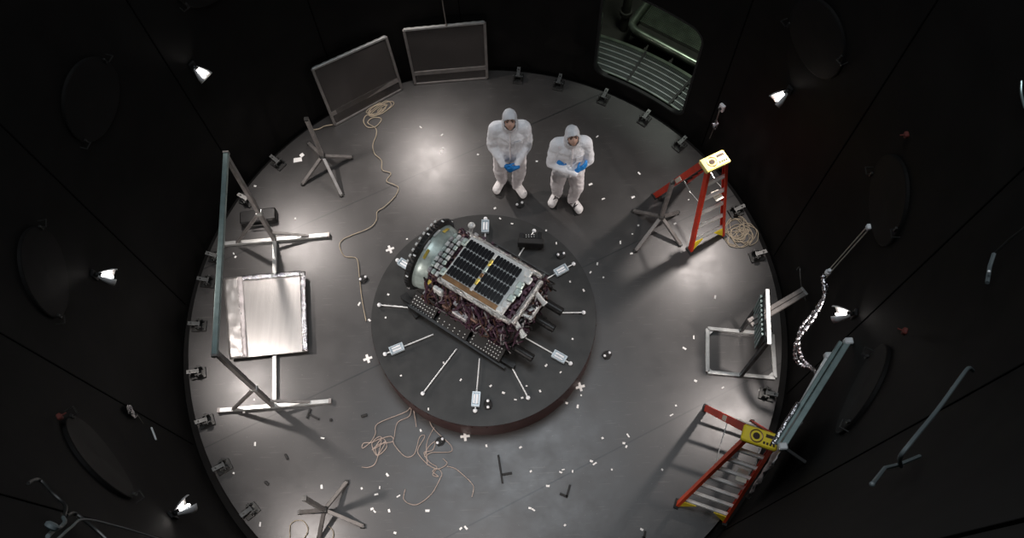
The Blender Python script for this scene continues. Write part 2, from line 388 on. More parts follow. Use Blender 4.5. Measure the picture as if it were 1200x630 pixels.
for x, y, l in ((70, 488, 'small red tag on the edge of the lower left port'), (1062, 158, 'small red tag at the top of the port below the upper right lamp'), (1060, 388, 'small red tag on the port right of the lower right lamp')):
    p = onwall(x, y, .05); mb = MB(); d = -V((p.x, p.y, 0)).normalized(); rot = M((d, V((0, 0, 1)).cross(d), V((0, 0, 1)))).transposed()
    mb.box(p, (.035, .05, .045), rot, .008); mb.cyl(p, p + d * .05, .006); tag(mb.build('red_tag', 'tag_red'), l, 'tag')
# ---- the ring of lamps
LAMP_Z = 2.12
def lamp(a, label):
    c = pol(RW, a, LAMP_Z); t = thing('flood_lamp', label, 'lamp', c, 'lamps around the chamber wall')
    inn = -pol(1, a); ax = (inn * .8 + V((0, 0, -.6))).normalized(); sd = V((0, 0, 1)).cross(inn).normalized(); up = sd.cross(ax); up = up if up.z > 0 else -up
    b0 = c + inn * .04 + V((0, 0, .03))
    mb = MB(); mb.box(c + inn * .012 + V((0, 0, .03)), (.024, .07, .12), M((inn, sd, V((0, 0, 1)))).transposed(), .004); mb.build('bracket', 'black_metal', t)
    # reflector: an open metal scoop, wide mouth towards the floor, cut away on its upper side
    mb = MB(); n = 20; a0 = R_(128); a1 = R_(412); prof = [(.022, 0), (.05, .05), (.075, .11), (.082, .155)]
    vs = []
    for r, z in prof:
        for i in range(n + 1):
            q = a0 + (a1 - a0) * i / n; vs.append(b0 + ax * z + (sd * math.cos(q) + up * math.sin(q)) * r)
    k = n + 1; mb.add(vs, [(j * k + i, j * k + i + 1, (j + 1) * k + i + 1, (j + 1) * k + i) for j in range(3) for i in range(n)])
    o = mb.build('reflector', 'reflector', t, True); md = o.modifiers.new('thickness', 'SOLIDIFY'); md.thickness = .003
    mb = MB(); mb.cyl(b0 - ax * .02, b0 + ax * .03, .024, n=14); mb.build('socket', 'black_metal', t, True)
    mb = MB(); mb.cyl(b0 + ax * .03, b0 + ax * .125, .009, n=10); mb.ell(b0 + ax * .127, (.012,) * 3); mb.build('bulb', 'bulb_lit', t, True)
    L = bpy.data.lights.new('lamp_beam', 'SPOT'); L.energy = 160; L.color = (1, .90, .85); L.spot_size = R_(112); L.spot_blend = 1; L.shadow_soft_size = .045
    lo = bpy.data.objects.new('lamp_beam', L); C.objects.link(lo); lo.location = b0 + ax * .17
    tgt = pol(1.7, a, 0); lo.rotation_euler = (tgt - lo.location).to_track_quat('-Z', 'Y').to_euler()
LN = {24: 'lit wall lamp at the upper right, beyond the upper ladder', -16: 'lit wall lamp at the right, beside the leaning foil frame', 144: 'lit wall lamp at the upper left of the chamber',
      184: 'lit wall lamp left of the long tube stand', 224: 'lit wall lamp at the lower left, beside the red tagged port', 104: 'lit wall lamp above the two mesh screens',
      264: 'lit wall lamp on the wall nearest the camera'}
for a, l in LN.items(): lamp(a, l)
# ================================================================== TURNTABLE
TC = V((.011, -.174, 0)); TH = .42; TR = 1.262
t = thing('turntable', 'raised round dark turntable under the spacecraft in the centre of the floor', 'turntable', TC)
mb = MB(); mb.lathe([(0, TH), (TR - .002, TH), (TR - .002, TH - .03), (0, TH - .03)], TC, n=96); mb.build('deck', 'turntable', t)
mb = MB(); mb.lathe([(TR - .02, TH - .02), (TR, TH - .006), (TR, 0), (TR - .06, 0)], TC, n=96)
for i in range(48):
    a = 7.5 * i; p = TC + pol(TR - .004, a, TH - .05); mb.cyl(p, p + pol(.01, a), .012, n=6)
mb.build('side_ring', 'rim_red', t, True)
# radial heater rods
def rod(a, r0, r1, box, label):
    t = thing('radial_rod', label, 'rod', TC + pol(r1, a, TH), 'rods radiating around the spacecraft')
    z = V((0, 0, TH + .03)); d = pol(1, a); s = pol(1, a + 90)
    mb = MB(); mb.cyl(TC + d * r0 + z, TC + d * r1 + z, .0075, n=8); mb.build('shaft', 'white_metal', t, True)
    mb = MB(); mb.ell(TC + d * r1 + z, (.024,) * 3, nu=10, nv=8); mb.build('tip', 'white_plastic', t, True)
    for q in (r0 + .16, r1 - .03):
        mb = MB(); mb.cyl(TC + d * q + V((0, 0, TH)), TC + d * q + z, .008, n=6); mb.build('standoff', 'dark_metal', t)
    if box:
        rot = M((d, s, V((0, 0, 1)))).transposed(); c = TC + d * box + z + V((0, 0, .015))
        mb = MB(); mb.box(c, (.15, .085, .012), rot); mb.box(c + d * .073, (.012, .085, .05), rot); mb.box(c - d * .073, (.012, .085, .05), rot)
        mb.box(c + s * .04, (.15, .008, .04), rot); mb.box(c - s * .04, (.15, .008, .04), rot); mb.build('open_box', 'glass_box', t)
        mb = MB(); mb.cyl(c - d * .05 + s * .015 + V((0, 0, .012)), c + d * .05 + s * .015 + V((0, 0, .012)), .012); mb.cyl(c - d * .05 - s * .018 + V((0, 0, .012)), c + d * .05 - s * .018 + V((0, 0, .012)), .01); mb.build('element', 'white_plastic', t)
for a, r0, r1, bx, l in ((171.9, .70, 1.18, 0, 'plain white rod pointing left from the black cradle'), (200.8, .60, 1.17, 1.03, 'white rod with a box, pointing lower left'),
        (232.3, .50, 1.11, 0, 'plain white rod left of the boxed rod that points straight down'), (263.8, .52, 1.10, .98, 'white rod with a box, pointing straight down'),
        (294.8, .68, 1.08, 0, 'plain white rod right of the boxed rod that points straight down'), (326.4, .55, 1.12, .98, 'white rod with a box, pointing lower right'),
        (-1.9, .85, 1.12, 0, 'plain white rod pointing right beyond the two black nozzles'), (28.1, .78, 1.19, 1.02, 'white rod with a box, pointing upper right'),
        (58.2, .72, 1.18, 0, 'white rod passing under the black instrument block'), (87.1, .9, 1.19, 1.08, 'white rod with a box, pointing up behind the spacecraft'),
        (143.9, .9, 1.2, 1.09, 'white rod with a box, beside the launch ring')):
    rod(a, r0, r1, bx, l)
# black instrument block on the upper right of the turntable
p = at(622, 288, TH); t = thing('instrument_block', 'black slotted block on the turntable right of the spacecraft', 'instrument', p)
rz = M.Rotation(R_(-6), 3, 'Z'); mb = MB(); mb.box(p + V((0, -.02, .12)), (.30, .07, .12), rz, .008); mb.box(p + V((0, -.02, .07)), (.24, .05, .05), rz); mb.box(p + V((-.115, -.02, .04)), (.03, .06, .08), rz); mb.box(p + V((.115, -.02, .04)), (.03, .06, .08), rz); mb.build('housing', 'black_matte', t)
mb = MB(); mb.box(p + V((-.03, .07, .10)), (.2, .05, .04), rz)
for s in (-1, 1): mb.box(p + V((.105 * s, .06, .09)), (.05, .10, .10), rz, .006)
mb.build('rear_bracket', 'black_metal', t)
mb = MB()
for i in range(4):
    for j in range(2): mb.ell(p + V((-.05 + .03 * i, .06 + .025 * j, .122)), (.006,) * 3, nu=6, nv=4)
mb.build('bolt_heads', 'white_metal', t)
# ================================================================== SPACECRAFT
O = V((.105, -.062, 0)); UA = -35.5; eu = pol(1, UA); en = pol(1, UA + 90); ez = V((0, 0, 1)); CR = M((eu, en, ez)).transposed()
def L3(u, n, w): return O + eu * u + en * n + ez * w
sc = thing('spacecraft', 'spacecraft lying on a black cradle, black solar cells on its top face', 'spacecraft', L3(-.08, 0, TH))
# octagonal body, rough with wiring and blanket
prof = [(-.27, 1.17), (.29, 1.17), (.385, .98), (.40, .78), (.33, .60), (.20, .54), (-.20, .54), (-.33, .60), (-.40, .78), (-.385, .98)]
mb = MB(); nu = 40; sub = 5; ring = []
for i in range(len(prof)):
    a = prof[i]; b = prof[(i + 1) % len(prof)]
    for k in range(sub): ring.append((a[0] + (b[0] - a[0]) * k / sub, a[1] + (b[1] - a[1]) * k / sub))
N = len(ring); vs = []
for i in range(nu + 1):
    u = -.58 + 1.06 * i / nu
    for n_, w in ring:
        p = V((u, n_, w)); d = .035 * noise.noise(p * 9) + .02 * noise.noise(p * 24) if w < 1.16 else 0
        rr = V((0, n_, w - .85)).normalized(); q = p + rr * d; vs.append(L3(q.x, q.y, q.z))
mb.add(vs, [(i * N + j, i * N + (j + 1) % N, (i + 1) * N + (j + 1) % N, (i + 1) * N + j) for i in range(nu) for j in range(N)] + [tuple(range(N)), tuple(range(nu * N, nu * N + N))[::-1]])
mb.build('body', 'blanket', sc, True)
# launch ring and adapter cone
rc = L3(0, 0, .865)
mb = MB(); mb.lathe([(.37, -.83), (.425, -.83), (.432, -.815), (.432, -.765), (.415, -.75), (.37, -.75), (.37, -.83)], rc, eu, 72); o = mb.build('launch_ring', 'black_metal', sc, True)
for i in range(60):
    a = 2 * PI * i / 60; q = rc + eu * -.79 + (en * math.cos(a) + ez * math.sin(a)) * .434; mb = MB(); mb.box(q, (.03, .016, .012), CR); mb.build('ring_bolt', 'white_metal' if i % 6 == 2 else 'black_metal', o)
mb = MB()
for i in range(9):
    a = R_(60 + 9 * i); q = rc + eu * -.83 + (en * math.cos(a) + ez * math.sin(a)) * .44; mb.box(q, (.02, .03, .03), CR)
mb.build('ring_label_block', 'panel_white', o)
mb = MB(); mb.lathe([(.30, -.83), (.37, -.80), (.39, -.75), (.375, -.68), (.34, -.58), (0, -.57)], rc, eu, 64); mb.build('adapter_cone', 'panel_mint', sc, True)
mb = MB(); mb.lathe([(0, -.80), (.28, -.80), (.36, -.79)], rc, eu, 48); mb.build('end_plate', 'panel_mint', sc, True)
for u, w0, c in ((-.70, .385, 'gold'), (-.745, .40, 'panel_white')):
    for a0 in ((62, 118) if c == 'gold' else (75, 100)):
        mb = MB(); mb.lathe([(w0 + .004, u - .016), (w0 + .008, u + .016)], rc, eu, 6, R_(a0), R_(a0 + 16)); q = mb.build('tape_patch', c, sc); md = q.modifiers.new('thickness', 'SOLIDIFY'); md.thickness = .004
# rows of boxes between ring and deck
for r_i, u in enumerate((-.585, -.535, -.485)):
    for k in range(8):
        n_ = -.24 + .067 * k; w = 1.19 + .01 * (r_i > 0) - (.03 if abs(n_) > .2 else 0)
        mb = MB(); mb.box(L3(u, n_, w), (.042, .058, .05), CR, .008); mb.cyl(L3(u, n_, w + .02), L3(u, n_, w + .036), .012, n=8)
        mb.build('relay_box', ('harness_grey', 'panel_mint', 'panel_white')[(k + r_i) % 3], sc)
# top deck with solar cells
mb = MB(); mb.box(L3(-.035, .015, 1.195), (.77, .59, .05), CR, .01); mb.build('top_deck', 'panel_white', sc)
mb = MB(); mb.box(L3(-.06, -.238, 1.226), (.70, .055, .014), CR); mb.build('kapton_strip', 'kapton', sc)
for half in (0, 1):
    for row in range(4):
        mb = MB()
        for k in range(8):
            u0 = -.398 + .345 * half + .0388 * k; n0 = .25 - .118 * row; w = .0352; h = .110; c = .016
            poly = [(c * .5, 0), (w - c * .5, 0), (w, c), (w, h - c), (w - c * .5, h), (c * .5, h), (0, h - c), (0, c)]
            mb.prism(poly, L3(u0, n0 - .095, 1.2205), eu, en, ez, .014)
        mb.build('solar_cell_strip', 'cell_black', sc)
for half in (0, 1):
    for row in range(5):
        mb = MB(); mb.tube([L3(-.398 + .345 * half + .0194 * k, .269 - .118 * row + (.005 if k % 2 else -.004), 1.2245) for k in range(17)], .0038, 5); mb.build('clip_rail', 'white_metal', sc)
for n_, c, s in ((.225, 'panel_white', .07), (.145, 'gold', .08), (.05, 'panel_mint', .06), (-.02, 'kapton', .05), (-.105, 'gold', .08), (-.185, 'panel_white', .08)):
    mb = MB(); mb.box(L3(-.070, n_, 1.232), (.032, s, .022), CR, .006); mb.cyl(L3(-.070, n_, 1.24), L3(-.070, n_, 1.262), .010, n=8); mb.build('centre_fitting', c, sc)
for n_, u, c in ((.25, .33, 'panel_white'), (.19, .37, 'panel_white'), (.10, .33, 'panel_mint'), (.02, .35, 'panel_mint'), (-.07, .33, 'panel_mint'), (-.16, .32, 'panel_white'), (-.23, .30, 'panel_white')):
    mb = MB(); mb.box(L3(u, n_, 1.235), (.075, .08, .035), CR, .012); mb.box(L3(u + .02, n_ + .02, 1.255), (.03, .03, .03), CR, .006); mb.build('end_fitting', c, sc)
for n_, u in ((.2, -.43), (-.2, -.43)):
    mb = MB(); mb.box(L3(u, n_, 1.235), (.06, .09, .035), CR, .012); mb.cyl(L3(u, n_, 1.24), L3(u, n_, 1.28), .018, n=8); mb.build('corner_fitting', 'panel_mint', sc)
for n_ in (.315, -.285):
    mb = MB(); pts = [L3(-.44 + .9 * i / 30, n_ + .008 * noise.noise(V((i * .6, n_ * 9, 0))), 1.19 + .01 * noise.noise(V((i * .5, 3, n_)))) for i in range(31)]; mb.tube(pts, .03, 8); mb.build('foil_edge', 'silver_crumple', sc, True)
mb = MB()
for k in range(9): mb.box(L3(.41 + .012 * math.sin(k * 2.1), -.24 + .062 * k, 1.185), (.045, .045, .035), CR, .008)
mb.tube([L3(.40 + .015 * math.sin(i * .9), -.27 + .028 * i, 1.20) for i in range(20)], .010, 6); mb.build('cable_loom', 'harness_purple', sc)
mb = MB(); pts = [L3(.47 + .012 * noise.noise(V((i, 0, 0))), -.28 + .56 * i / 24, 1.16) for i in range(25)]; mb.tube(pts, .035, 8); mb.build('foil_end', 'silver_crumple', sc, True)
# side rail parallel to the deck (upper right side)
mb = MB(); mb.bar(L3(-.2, .40, 1.12), L3(.50, .40, 1.12), .02, .03); 
for u in (-.15, .15, .45): mb.bar(L3(u, .3, 1.1), L3(u, .40, 1.12), .02, .02)
mb.build('side_rail', 'dark_metal', sc)
# avionics boxes on the flanks
rnd = random.Random(3)
for u, n_, w, sz, c in ((-.40, -.36, 1.06, (.12, .05, .13), 'panel_white'), (-.52, -.33, 1.05, (.06, .06, .08), 'gold'), (-.10, -.42, .90, (.20, .06, .09), 'harness_grey'), (.08, -.40, .98, (.10, .05, .06), 'harness_copper'),
        (-.28, -.41, .88, (.1, .06, .08), 'harness_copper'), (.28, -.38, 1.0, (.09, .05, .07), 'harness_purple'), (-.5, .34, 1.05, (.09, .08, .08), 'panel_white'), (-.3, .37, 1.02, (.1, .06, .09), 'harness_purple'),
        (.1, .38, 1.02, (.12, .06, .07), 'harness_copper'), (.36, .36, 1.02, (.1, .06, .08), 'harness_grey'), (.53, .02, .98, (.10, .13, .13), 'panel_white'), (.52, -.16, 1.0, (.06, .08, .08), 'harness_grey'), (.53, .20, .95, (.07, .09, .08), 'black_metal')):
    mb = MB(); mb.box(L3(u, n_, w), sz, CR, .012); mb.cyl(L3(u + sz[0] * .2, n_, w + sz[2] / 2), L3(u + sz[0] * .2, n_, w + sz[2] / 2 + .02), .014, n=8); mb.box(L3(u - sz[0] * .2, n_, w + sz[2] / 2 + .006), (.03, .025, .02), CR)
    mb.build('avionics_box', c, sc)
# cable harness on the flanks, several looms
for li, c in enumerate(('harness_purple', 'harness_copper', 'harness_grey', 'harness_purple', 'black_metal')):
    mb = MB()
    for k in range(26):
        side = rnd.choice((-1, -1, 1, 0)); u = rnd.uniform(-.6, .5)
        if side: q = [(u + rnd.uniform(-.09, .09), side * (.30 + .10 * min(1, j * .5) + rnd.uniform(0, .05)), 1.12 - .11 * j + rnd.uniform(-.04, .04)) for j in range(5)]
        else: n0 = rnd.uniform(-.3, .3); q = [(.49 + rnd.uniform(0, .09), n0 + rnd.uniform(-.09, .09), 1.12 - .12 * j) for j in range(5)]
        mb.tube(spline([L3(*p) for p in q], 4), rnd.uniform(.005, .011), 6)
    for k in range(24):
        u = rnd.uniform(-.6, .45); s = rnd.choice((-1, 1)); mb.box(L3(u, s * rnd.uniform(.34, .42), rnd.uniform(.7, 1.08)), (rnd.uniform(.02, .05), rnd.uniform(.02, .04), rnd.uniform(.02, .05)), CR)
    mb.build('wire_harness', c, sc)
for a, b, r in ((L3(.46, .16, 1.14), L3(.61, .12, 1.08), .028), (L3(.48, -.12, 1.1), L3(.58, -.1, 1.1), .02), (L3(.46, -.22, 1.12), L3(.60, -.27, 1.0), .03)):
    mb = MB(); mb.cyl(a, b, r, n=14); mb.cyl(b, b + (b - a).normalized() * .02, r * 1.25, n=14); mb.build('sensor_tube', 'panel_white', sc, True)
for n_, w in ((.23, .80), (.04, .74), (-.34, .66)):
    mb = MB(); mb.lathe([(0, .48), (.04, .48), (.046, .55), (.046, .80 - abs(n_) * .1), (.036, .80 - abs(n_) * .1), (.034, .6), (0, .6)], L3(0, n_, w), eu, 18)
    mb.build('nozzle', 'black_metal', sc, True)
mb = MB(); mb.cyl(L3(-.5, .42, 1.16), L3(-.5, .36, 1.0), .02); mb.ell(L3(-.5, .42, 1.18), (.04, .04, .03)); mb.build('corner_antenna', 'panel_white', sc, True)
# ---- black cradle
cr = thing('support_cradle', 'black perforated trestle cradle carrying the spacecraft on the turntable', 'cradle', L3(-.05, -.1, TH))
for n_ in (-.42, .22):
    mb = MB(); mb.bar(L3(-.86, n_ - .06, TH + .05), L3(.62, n_ - .06, TH + .05), .05, .07); mb.bar(L3(-.72, n_ + .03, TH + .12), L3(.5, n_ + .03, TH + .12), .06, .08); mb.build('side_rail', 'black_metal', cr)
for u, s in ((-.62, 1), (-.1, 1), (.42, 1)):
    mb = MB(); mb.bar(L3(u, -.46, TH + .08), L3(u, .26, TH + .08), .07, .08); mb.bar(L3(u, -.40, TH + .1), L3(u, -.25, TH + .26), .06, .04); mb.build('cross_beam', 'black_metal', cr)
for u0, u1 in ((-.74, -.42), (-.38, .02), (.06, .46)):
    mb = MB(); a = L3((u0 + u1) / 2, -.45, TH + .16); tl = M.Rotation(R_(28), 3, eu)
    mb.box(a, (u1 - u0, .19, .014), tl @ CR); pl = mb.build('perforated_plate', 'black_matte', cr)
    mb = MB(); n = int((u1 - u0) / .034)
    for i in range(n):
        for j in range(4):
            if u0 > -.7 and u1 < .4 and (j > 1 or i % 2): continue
            if 0 < i < n - 6 and u0 > 0 and j > 0: continue
            q = a + (tl @ CR) @ V((-(u1 - u0) / 2 + .02 + .034 * i, -.075 + .04 * j, .009)); mb.cyl(q, q + (tl @ CR) @ V((0, 0, .004)), .006, n=6)
    mb.build('bolt_dot', 'white_metal', pl)
mb = MB(); mb.bar(L3(-.74, -.545, TH + .14), L3(.54, -.545, TH + .05), .03, .04); mb.bar(L3(-.9, -.44, TH + .03), L3(-.6, -.56, TH + .03), .09, .05); mb.build('lower_strut', 'black_metal', cr)
# ================================================================== LADDERS
def ladder(name, label, fl, fr, rl, top, zt, nstep, rail, capm, lean):
    fl, fr, rl = at(*fl), at(*fr), at(*rl); wv = (fr - fl); W0 = wv.length; wv = wv.normalized(); dv = V((-wv.y, wv.x, 0))
    dep = (rl - fl).dot(dv); rr = rl + wv * W0; tc = at(*top, zt)
    t = thing(name, label, 'ladder', (fl + fr + rl + rr) / 4); cw = lean
    Lt = cw[0]; Lw = cw[1]
    capc = tc; hx = Lt / 2
    rotc = M((wv, dv, ez)).transposed()
    mb = MB(); mb.box(capc - ez * .03, (Lt, Lw, .06), rotc, .012); cp = mb.build('top_cap', capm, t)
    mb = MB(); q = capc - wv * (Lt * .12) + ez * .001; mb.lathe([(.0, 0), (.03, 0), (.03, .003), (0, .003)], q, ez, 20); mb.build('tool_hole', 'brow', cp)
    mb = MB(); mb.lathe([(.048, 0), (.054, .002), (.06, 0)], q, ez, 28); mb.build('tool_ring', 'kapton', cp)
    mb = MB()
    for i in range(4): mb.box(capc + wv * (Lt * (.12 + .09 * i)) - dv * (Lw * .25) + ez * .001, (.018, .022, .003), rotc)
    mb.box(capc + wv * (Lt * .27) + dv * (Lw * .2) + ez * .001, (.09, .03, .002), rotc); mb.build('warning_print', 'brow', cp)
    tf = [capc - wv * (hx - .03) - dv * (Lw * .3) - ez * .05, capc + wv * (hx - .03) - dv * (Lw * .3) - ez * .05]
    tr = [capc - wv * (hx - .03) + dv * (Lw * .3) - ez * .05, capc + wv * (hx - .03) + dv * (Lw * .3) - ez * .05]
    up = ez * .012
    fe = [(fl + up, tf[0]), (fr + up, tf[1])]; re = [(rl + up, tr[0]), (rr + up, tr[1])]
    for i, (a, b) in enumerate(fe):
        mb = MB(); d = (b - a).normalized(); s = wv * (1 if i == 0 else -1); nrm = s.cross(d)
        mb.bar(a, b, .010, .060, nrm); mb.bar(a + s * .014 + nrm * .027, b + s * .014 + nrm * .027, .028, .007, nrm); mb.bar(a + s * .014 - nrm * .027, b + s * .014 - nrm * .027, .028, .007, nrm)
        mb.build('front_rail', rail, t)
    for i, (a, b) in enumerate(re):
        mb = MB(); d = (b - a).normalized(); s = wv * (1 if i == 0 else -1); nrm = s.cross(d)
        mb.bar(a, b, .012, .07, nrm); mb.bar(a + s * .016 + nrm * .032, b + s * .016 + nrm * .032, .03, .007, nrm); mb.bar(a + s * .016 - nrm * .032, b + s * .016 - nrm * .032, .03, .007, nrm)
        o = mb.build('rear_rail', 'rail_red', t)
        mb = MB(); q = a + (b - a) * .55; w2 = (b - a).normalized(); mb.box(q - s * .009, (.16, .006, .05), M((w2, s, w2.cross(s))).transposed()); mb.build('rail_sticker', 'label_white', o)
    for k in range(nstep):
        f = (k + .75) / (nstep + .65); a = fe[0][0].lerp(fe[0][1], f); b = fe[1][0].lerp(fe[1][1], f)
        mb = MB(); mb.bar(a, b, .036, .018, ez, .004); mb.bar(a - dv * .017 - ez * .016, b - dv * .017 - ez * .016, .006, .026); mb.build('step', 'step_alu', t)
    for k in range(nstep - 1):
        f = (k + 1.0) / (nstep + .8); a = re[0][0].lerp(re[0][1], f); b = re[1][0].lerp(re[1][1], f); mb = MB(); mb.bar(a, b, .03, .012); mb.build('rear_brace', 'dark_metal', t)
    for i in range(2):
        a, b = fe[i]; d = (b - a).normalized(); s = wv * (1 if i == 0 else -1); f = .75 / (nstep + .65); c = a.lerp(b, f * .93)
        mb = MB(); mb.prism([(0, 0), (0, (c - a).length), (W0 * .30, (c - a).length)], a - dv * .03, s, d, dv, .05); mb.build('foot_brace', 'ladder_yellow', t)
        mb = MB(); mb.box(a + ez * .0, (.05, .11, .022), rotc, .004); mb.build('foot_pad', 'black_matte', t)
        mb = MB(); mb.box(re[i][0] + ez * .0, (.045, .09, .022), rotc, .004); mb.build('foot_pad', 'black_matte', t)
        p = a.lerp(b, .62); q = re[i][0].lerp(re[i][1], .62); mid = (p + q) / 2 - ez * .05
        mb = MB(); mb.bar(p, mid, .006, .022); mb.bar(mid, q, .006, .022); mb.build('spreader', 'aluminium', t)
    a = fe[1][0].lerp(fe[1][1], .62); mb = MB(); mb.box(a + wv * -.10 - dv * .0 - ez * .0, (.10, .12, .006), rotc); mb.build('hanging_label', 'label_white', t)
    return t
ladder('step_ladder', 'orange stepladder with yellow cap, at the lower right by the foil frame', (793, 590), (850, 610), (826, 478), (891.5, 512), 1.97, 7, 'rail_orange', 'ladder_yellow', (.315, .15))
ladder('step_ladder', 'red stepladder with pale yellow cap at the upper right, beside a star stand', (808, 294), (847, 275), (767, 230), (838, 188), 1.53, 5, 'rail_red', 'ladder_pale', (.30, .165))
# ================================================================== STANDS
def tubeb(mb, a, b, w=.04): return mb.bar(a, b, w, w, ez, .004)
st = thing('tube_stand', 'long grey tube stand with a teal top bar at the left', 'stand', (-2.5, .1, 0))
T1 = at(265, 183, 1.8); T2 = at(252, 412, 1.82); zb = .03
for f0, f1, fb, tp_, nm in ((at(263, 286, zb), at(385, 275.5, zb), at(322, 281, zb), T1, 0), (at(257, 481, zb), at(387, 470, zb), at(320, 475, zb), T2, 1)):
    mb = MB(); tubeb(mb, f0, f1, .05); ft = mb.build('foot_bar', 'aluminium', st)
    mb = MB(); mb.box(f0, (.03, .056, .056)); mb.box(f1, (.03, .056, .056)); mb.build('end_cap', 'grey_tube', ft)
    mb = MB(); tubeb(mb, fb, tp_, .05); mb.build('upright', 'grey_tube', st)
    d = (f1 - f0).normalized(); h = fb.lerp(tp_, .36)
    mb = MB(); tubeb(mb, f0 + d * .15, h, .035); mb.build('brace', 'grey_tube', st)
    mb = MB(); tubeb(mb, fb + d * .42 + ez * .03, fb + d * .02 + ez * .2, .03); mb.build('brace', 'grey_tube', st)
    mb = MB(); mb.box(h, (.06, .06, .05)); mb.build('clamp', 'aluminium', st)
mb = MB(); tubeb(mb, at(322, 283, zb), at(322, 473, zb), .05); mb.build('base_bar', 'aluminium', st)
mb = MB(); d = (T2 - T1).normalized(); tubeb(mb, T1 - d * .03, T2 + d * .03, .052); mb.build('top_bar', 'aluminium_teal', st)
for q in (T1, T2): mb = MB(); mb.box(q + d * (-.04 if q is T1 else .04), (.06, .02, .06)); mb.build('end_cap', 'grey_tube', st)
# foil panel lying on the base bar
pc = [at(262, 326, .1), at(357, 318, .1), at(360, 411, .1), at(269, 420, .1)]
pn = thing('insulation_board', 'square silver foil-faced board lying flat under the tube stand', 'panel', (pc[0] + pc[2]) / 2 * 1)
def quad(mb, c, t, z=0):
    vs = [q + ez * z for q in c] + [q + ez * (z + t) for q in c]; return mb.add(vs, [(0, 1, 2, 3), (7, 6, 5, 4)] + [(i, (i + 1) % 4, 4 + (i + 1) % 4, 4 + i) for i in range(4)])
def bil(c, a, b): return (c[0].lerp(c[1], a)).lerp(c[3].lerp(c[2], a), b)
mb = MB(); quad(mb, pc, .02, -.025); mb.build('board', 'foil_sheet', pn)
def crumple(c, a0, a1, b0, b1, na, nb, amp, z, sd):
    mb = MB(); vs = []
    for i in range(na + 1):
        for j in range(nb + 1):
            p = bil(c, a0 + (a1 - a0) * i / na, b0 + (b1 - b0) * j / nb); vs.append(p + ez * (z + amp * noise.noise(p * 22 + V((sd, 0, 0)))) + eu * (amp * .6 * noise.noise(p * 30)))
    mb.add(vs, [(i * (nb + 1) + j, (i + 1) * (nb + 1) + j, (i + 1) * (nb + 1) + j + 1, i * (nb + 1) + j + 1) for i in range(na) for j in range(nb)]); return mb
for k, (a0, a1, b0, b1, na, nb) in enumerate(((0, .2, 0, 1, 6, 30), (.94, 1.01, 0, 1, 3, 30), (.2, .95, -.01, .05, 24, 3))):
    o = crumple(pc, a0, a1, b0, b1, na, nb, .012, .008, k).build('foil_edge_strip', 'foil' if k else 'foil_sheet', pn, True); md = o.modifiers.new('thickness', 'SOLIDIFY'); md.thickness = .002
o = crumple(pc, .17, .235, 0, 1, 3, 30, .014, .012, 9).build('foil_edge_strip', 'foil_dark', pn, True); md = o.modifiers.new('thickness', 'SOLIDIFY'); md.thickness = .002
# star stands (post on four splayed legs)
def star(label, hub, hz, top, tz, legs, c='grey_tube'):
    h = at(*hub, hz); t = thing('star_stand', label, 'stand', (h.x, h.y, 0), 'small star stands')
    tpz = at(*top, tz)
    mb = MB(); tubeb(mb, h - ez * .02, V((h.x, h.y, tz)).lerp(tpz, .6), .045); p = mb.build('post', c, t)
    mb = MB(); mb.box(V((h.x, h.y, tz)).lerp(tpz, .6), (.05, .05, .02)); mb.build('post_cap', 'dark_metal', p)
    for lg in legs:
        e = at(*lg, .02); mb = MB(); tubeb(mb, h, e, .04); o = mb.build('leg', c, t); mb = MB(); mb.box(e, (.05, .05, .03), None, .006); mb.build('foot', 'dark_metal', o)
    mb = MB(); mb.box(h, (.07, .07, .07), None, .01); mb.build('hub', 'dark_metal', t)
star('grey star stand at the upper left, in front of the tilted mesh screen', (378, 183), .26, (357, 135), .97, ((412, 184), (355, 215), (400, 228), (362, 168)))
star('grey star stand beside the red upper ladder', (775, 254), .26, (790, 209), .97, ((743, 247), (745, 293), (797, 286), (794, 249)))
star('grey star stand at the bottom left edge of the floor', (380, 597), .26, (353, 582), .97, ((406, 565), (425, 616), (373, 634), (352, 600)))
# rectangular frame stand, right
fs = thing('frame_stand', 'aluminium frame stand with a rectangular base on the right of the floor', 'stand', at(868, 412))
fc = [at(829, 385, .025), at(905, 392, .025), at(908, 443, .025), at(829, 436, .025)]
for i in range(4): mb = MB(); tubeb(mb, fc[i], fc[(i + 1) % 4], .045); mb.build('base_bar', 'aluminium', fs)
for i in range(4):
    a = fc[i]; b = fc[(i + 1) % 4]; c = fc[i - 1]; mb = MB(); mb.bar(a.lerp(b, .1), a + (c - a).normalized() * ((b - a).length * .1), .03, .012); mb.build('gusset', 'aluminium', fs)
B1 = at(868, 388, .03); B2 = at(868, 440, .03); P1 = V((B1.x, B1.y, 1.15)).lerp(at(900, 342, 1.15), .7); P2 = V((B2.x, B2.y, 1.15)).lerp(at(902, 398, 1.15), .8)
for a, b in ((B1, P1), (B2, P2)): mb = MB(); tubeb(mb, a, b, .042); mb.build('post', 'dark_metal', fs)
mb = MB(); d = (P2 - P1).normalized(); tubeb(mb, P1 - d * .04, P2 + d * .04, .038); mb.build('top_bar', 'white_metal', fs)
mb = MB(); pp = [(P1 + d * .02), (P2 - d * .02)]; nx = d.cross(ez)
rot = M((d, ez, nx)).transposed(); LL = (P2 - P1).length
mb.box((P1 + P2) / 2 - ez * .2 - V((.03, 0, 0)), (LL - .02, .32, .012), rot); pl = mb.build('hung_panel', 'dark_metal', fs)
mb = MB()
for i in range(9):
    a = P1.lerp(P2, .02 + .1 * i) - ez * .05 + V((-.045, 0, 0)); b = P1.lerp(P2, .12 + .1 * i) - ez * .35 + V((-.045, 0, 0)); mb.bar(a, b, .026, .028, V((1, 0, 0)))
mb.build('slat', 'aluminium_teal', pl)
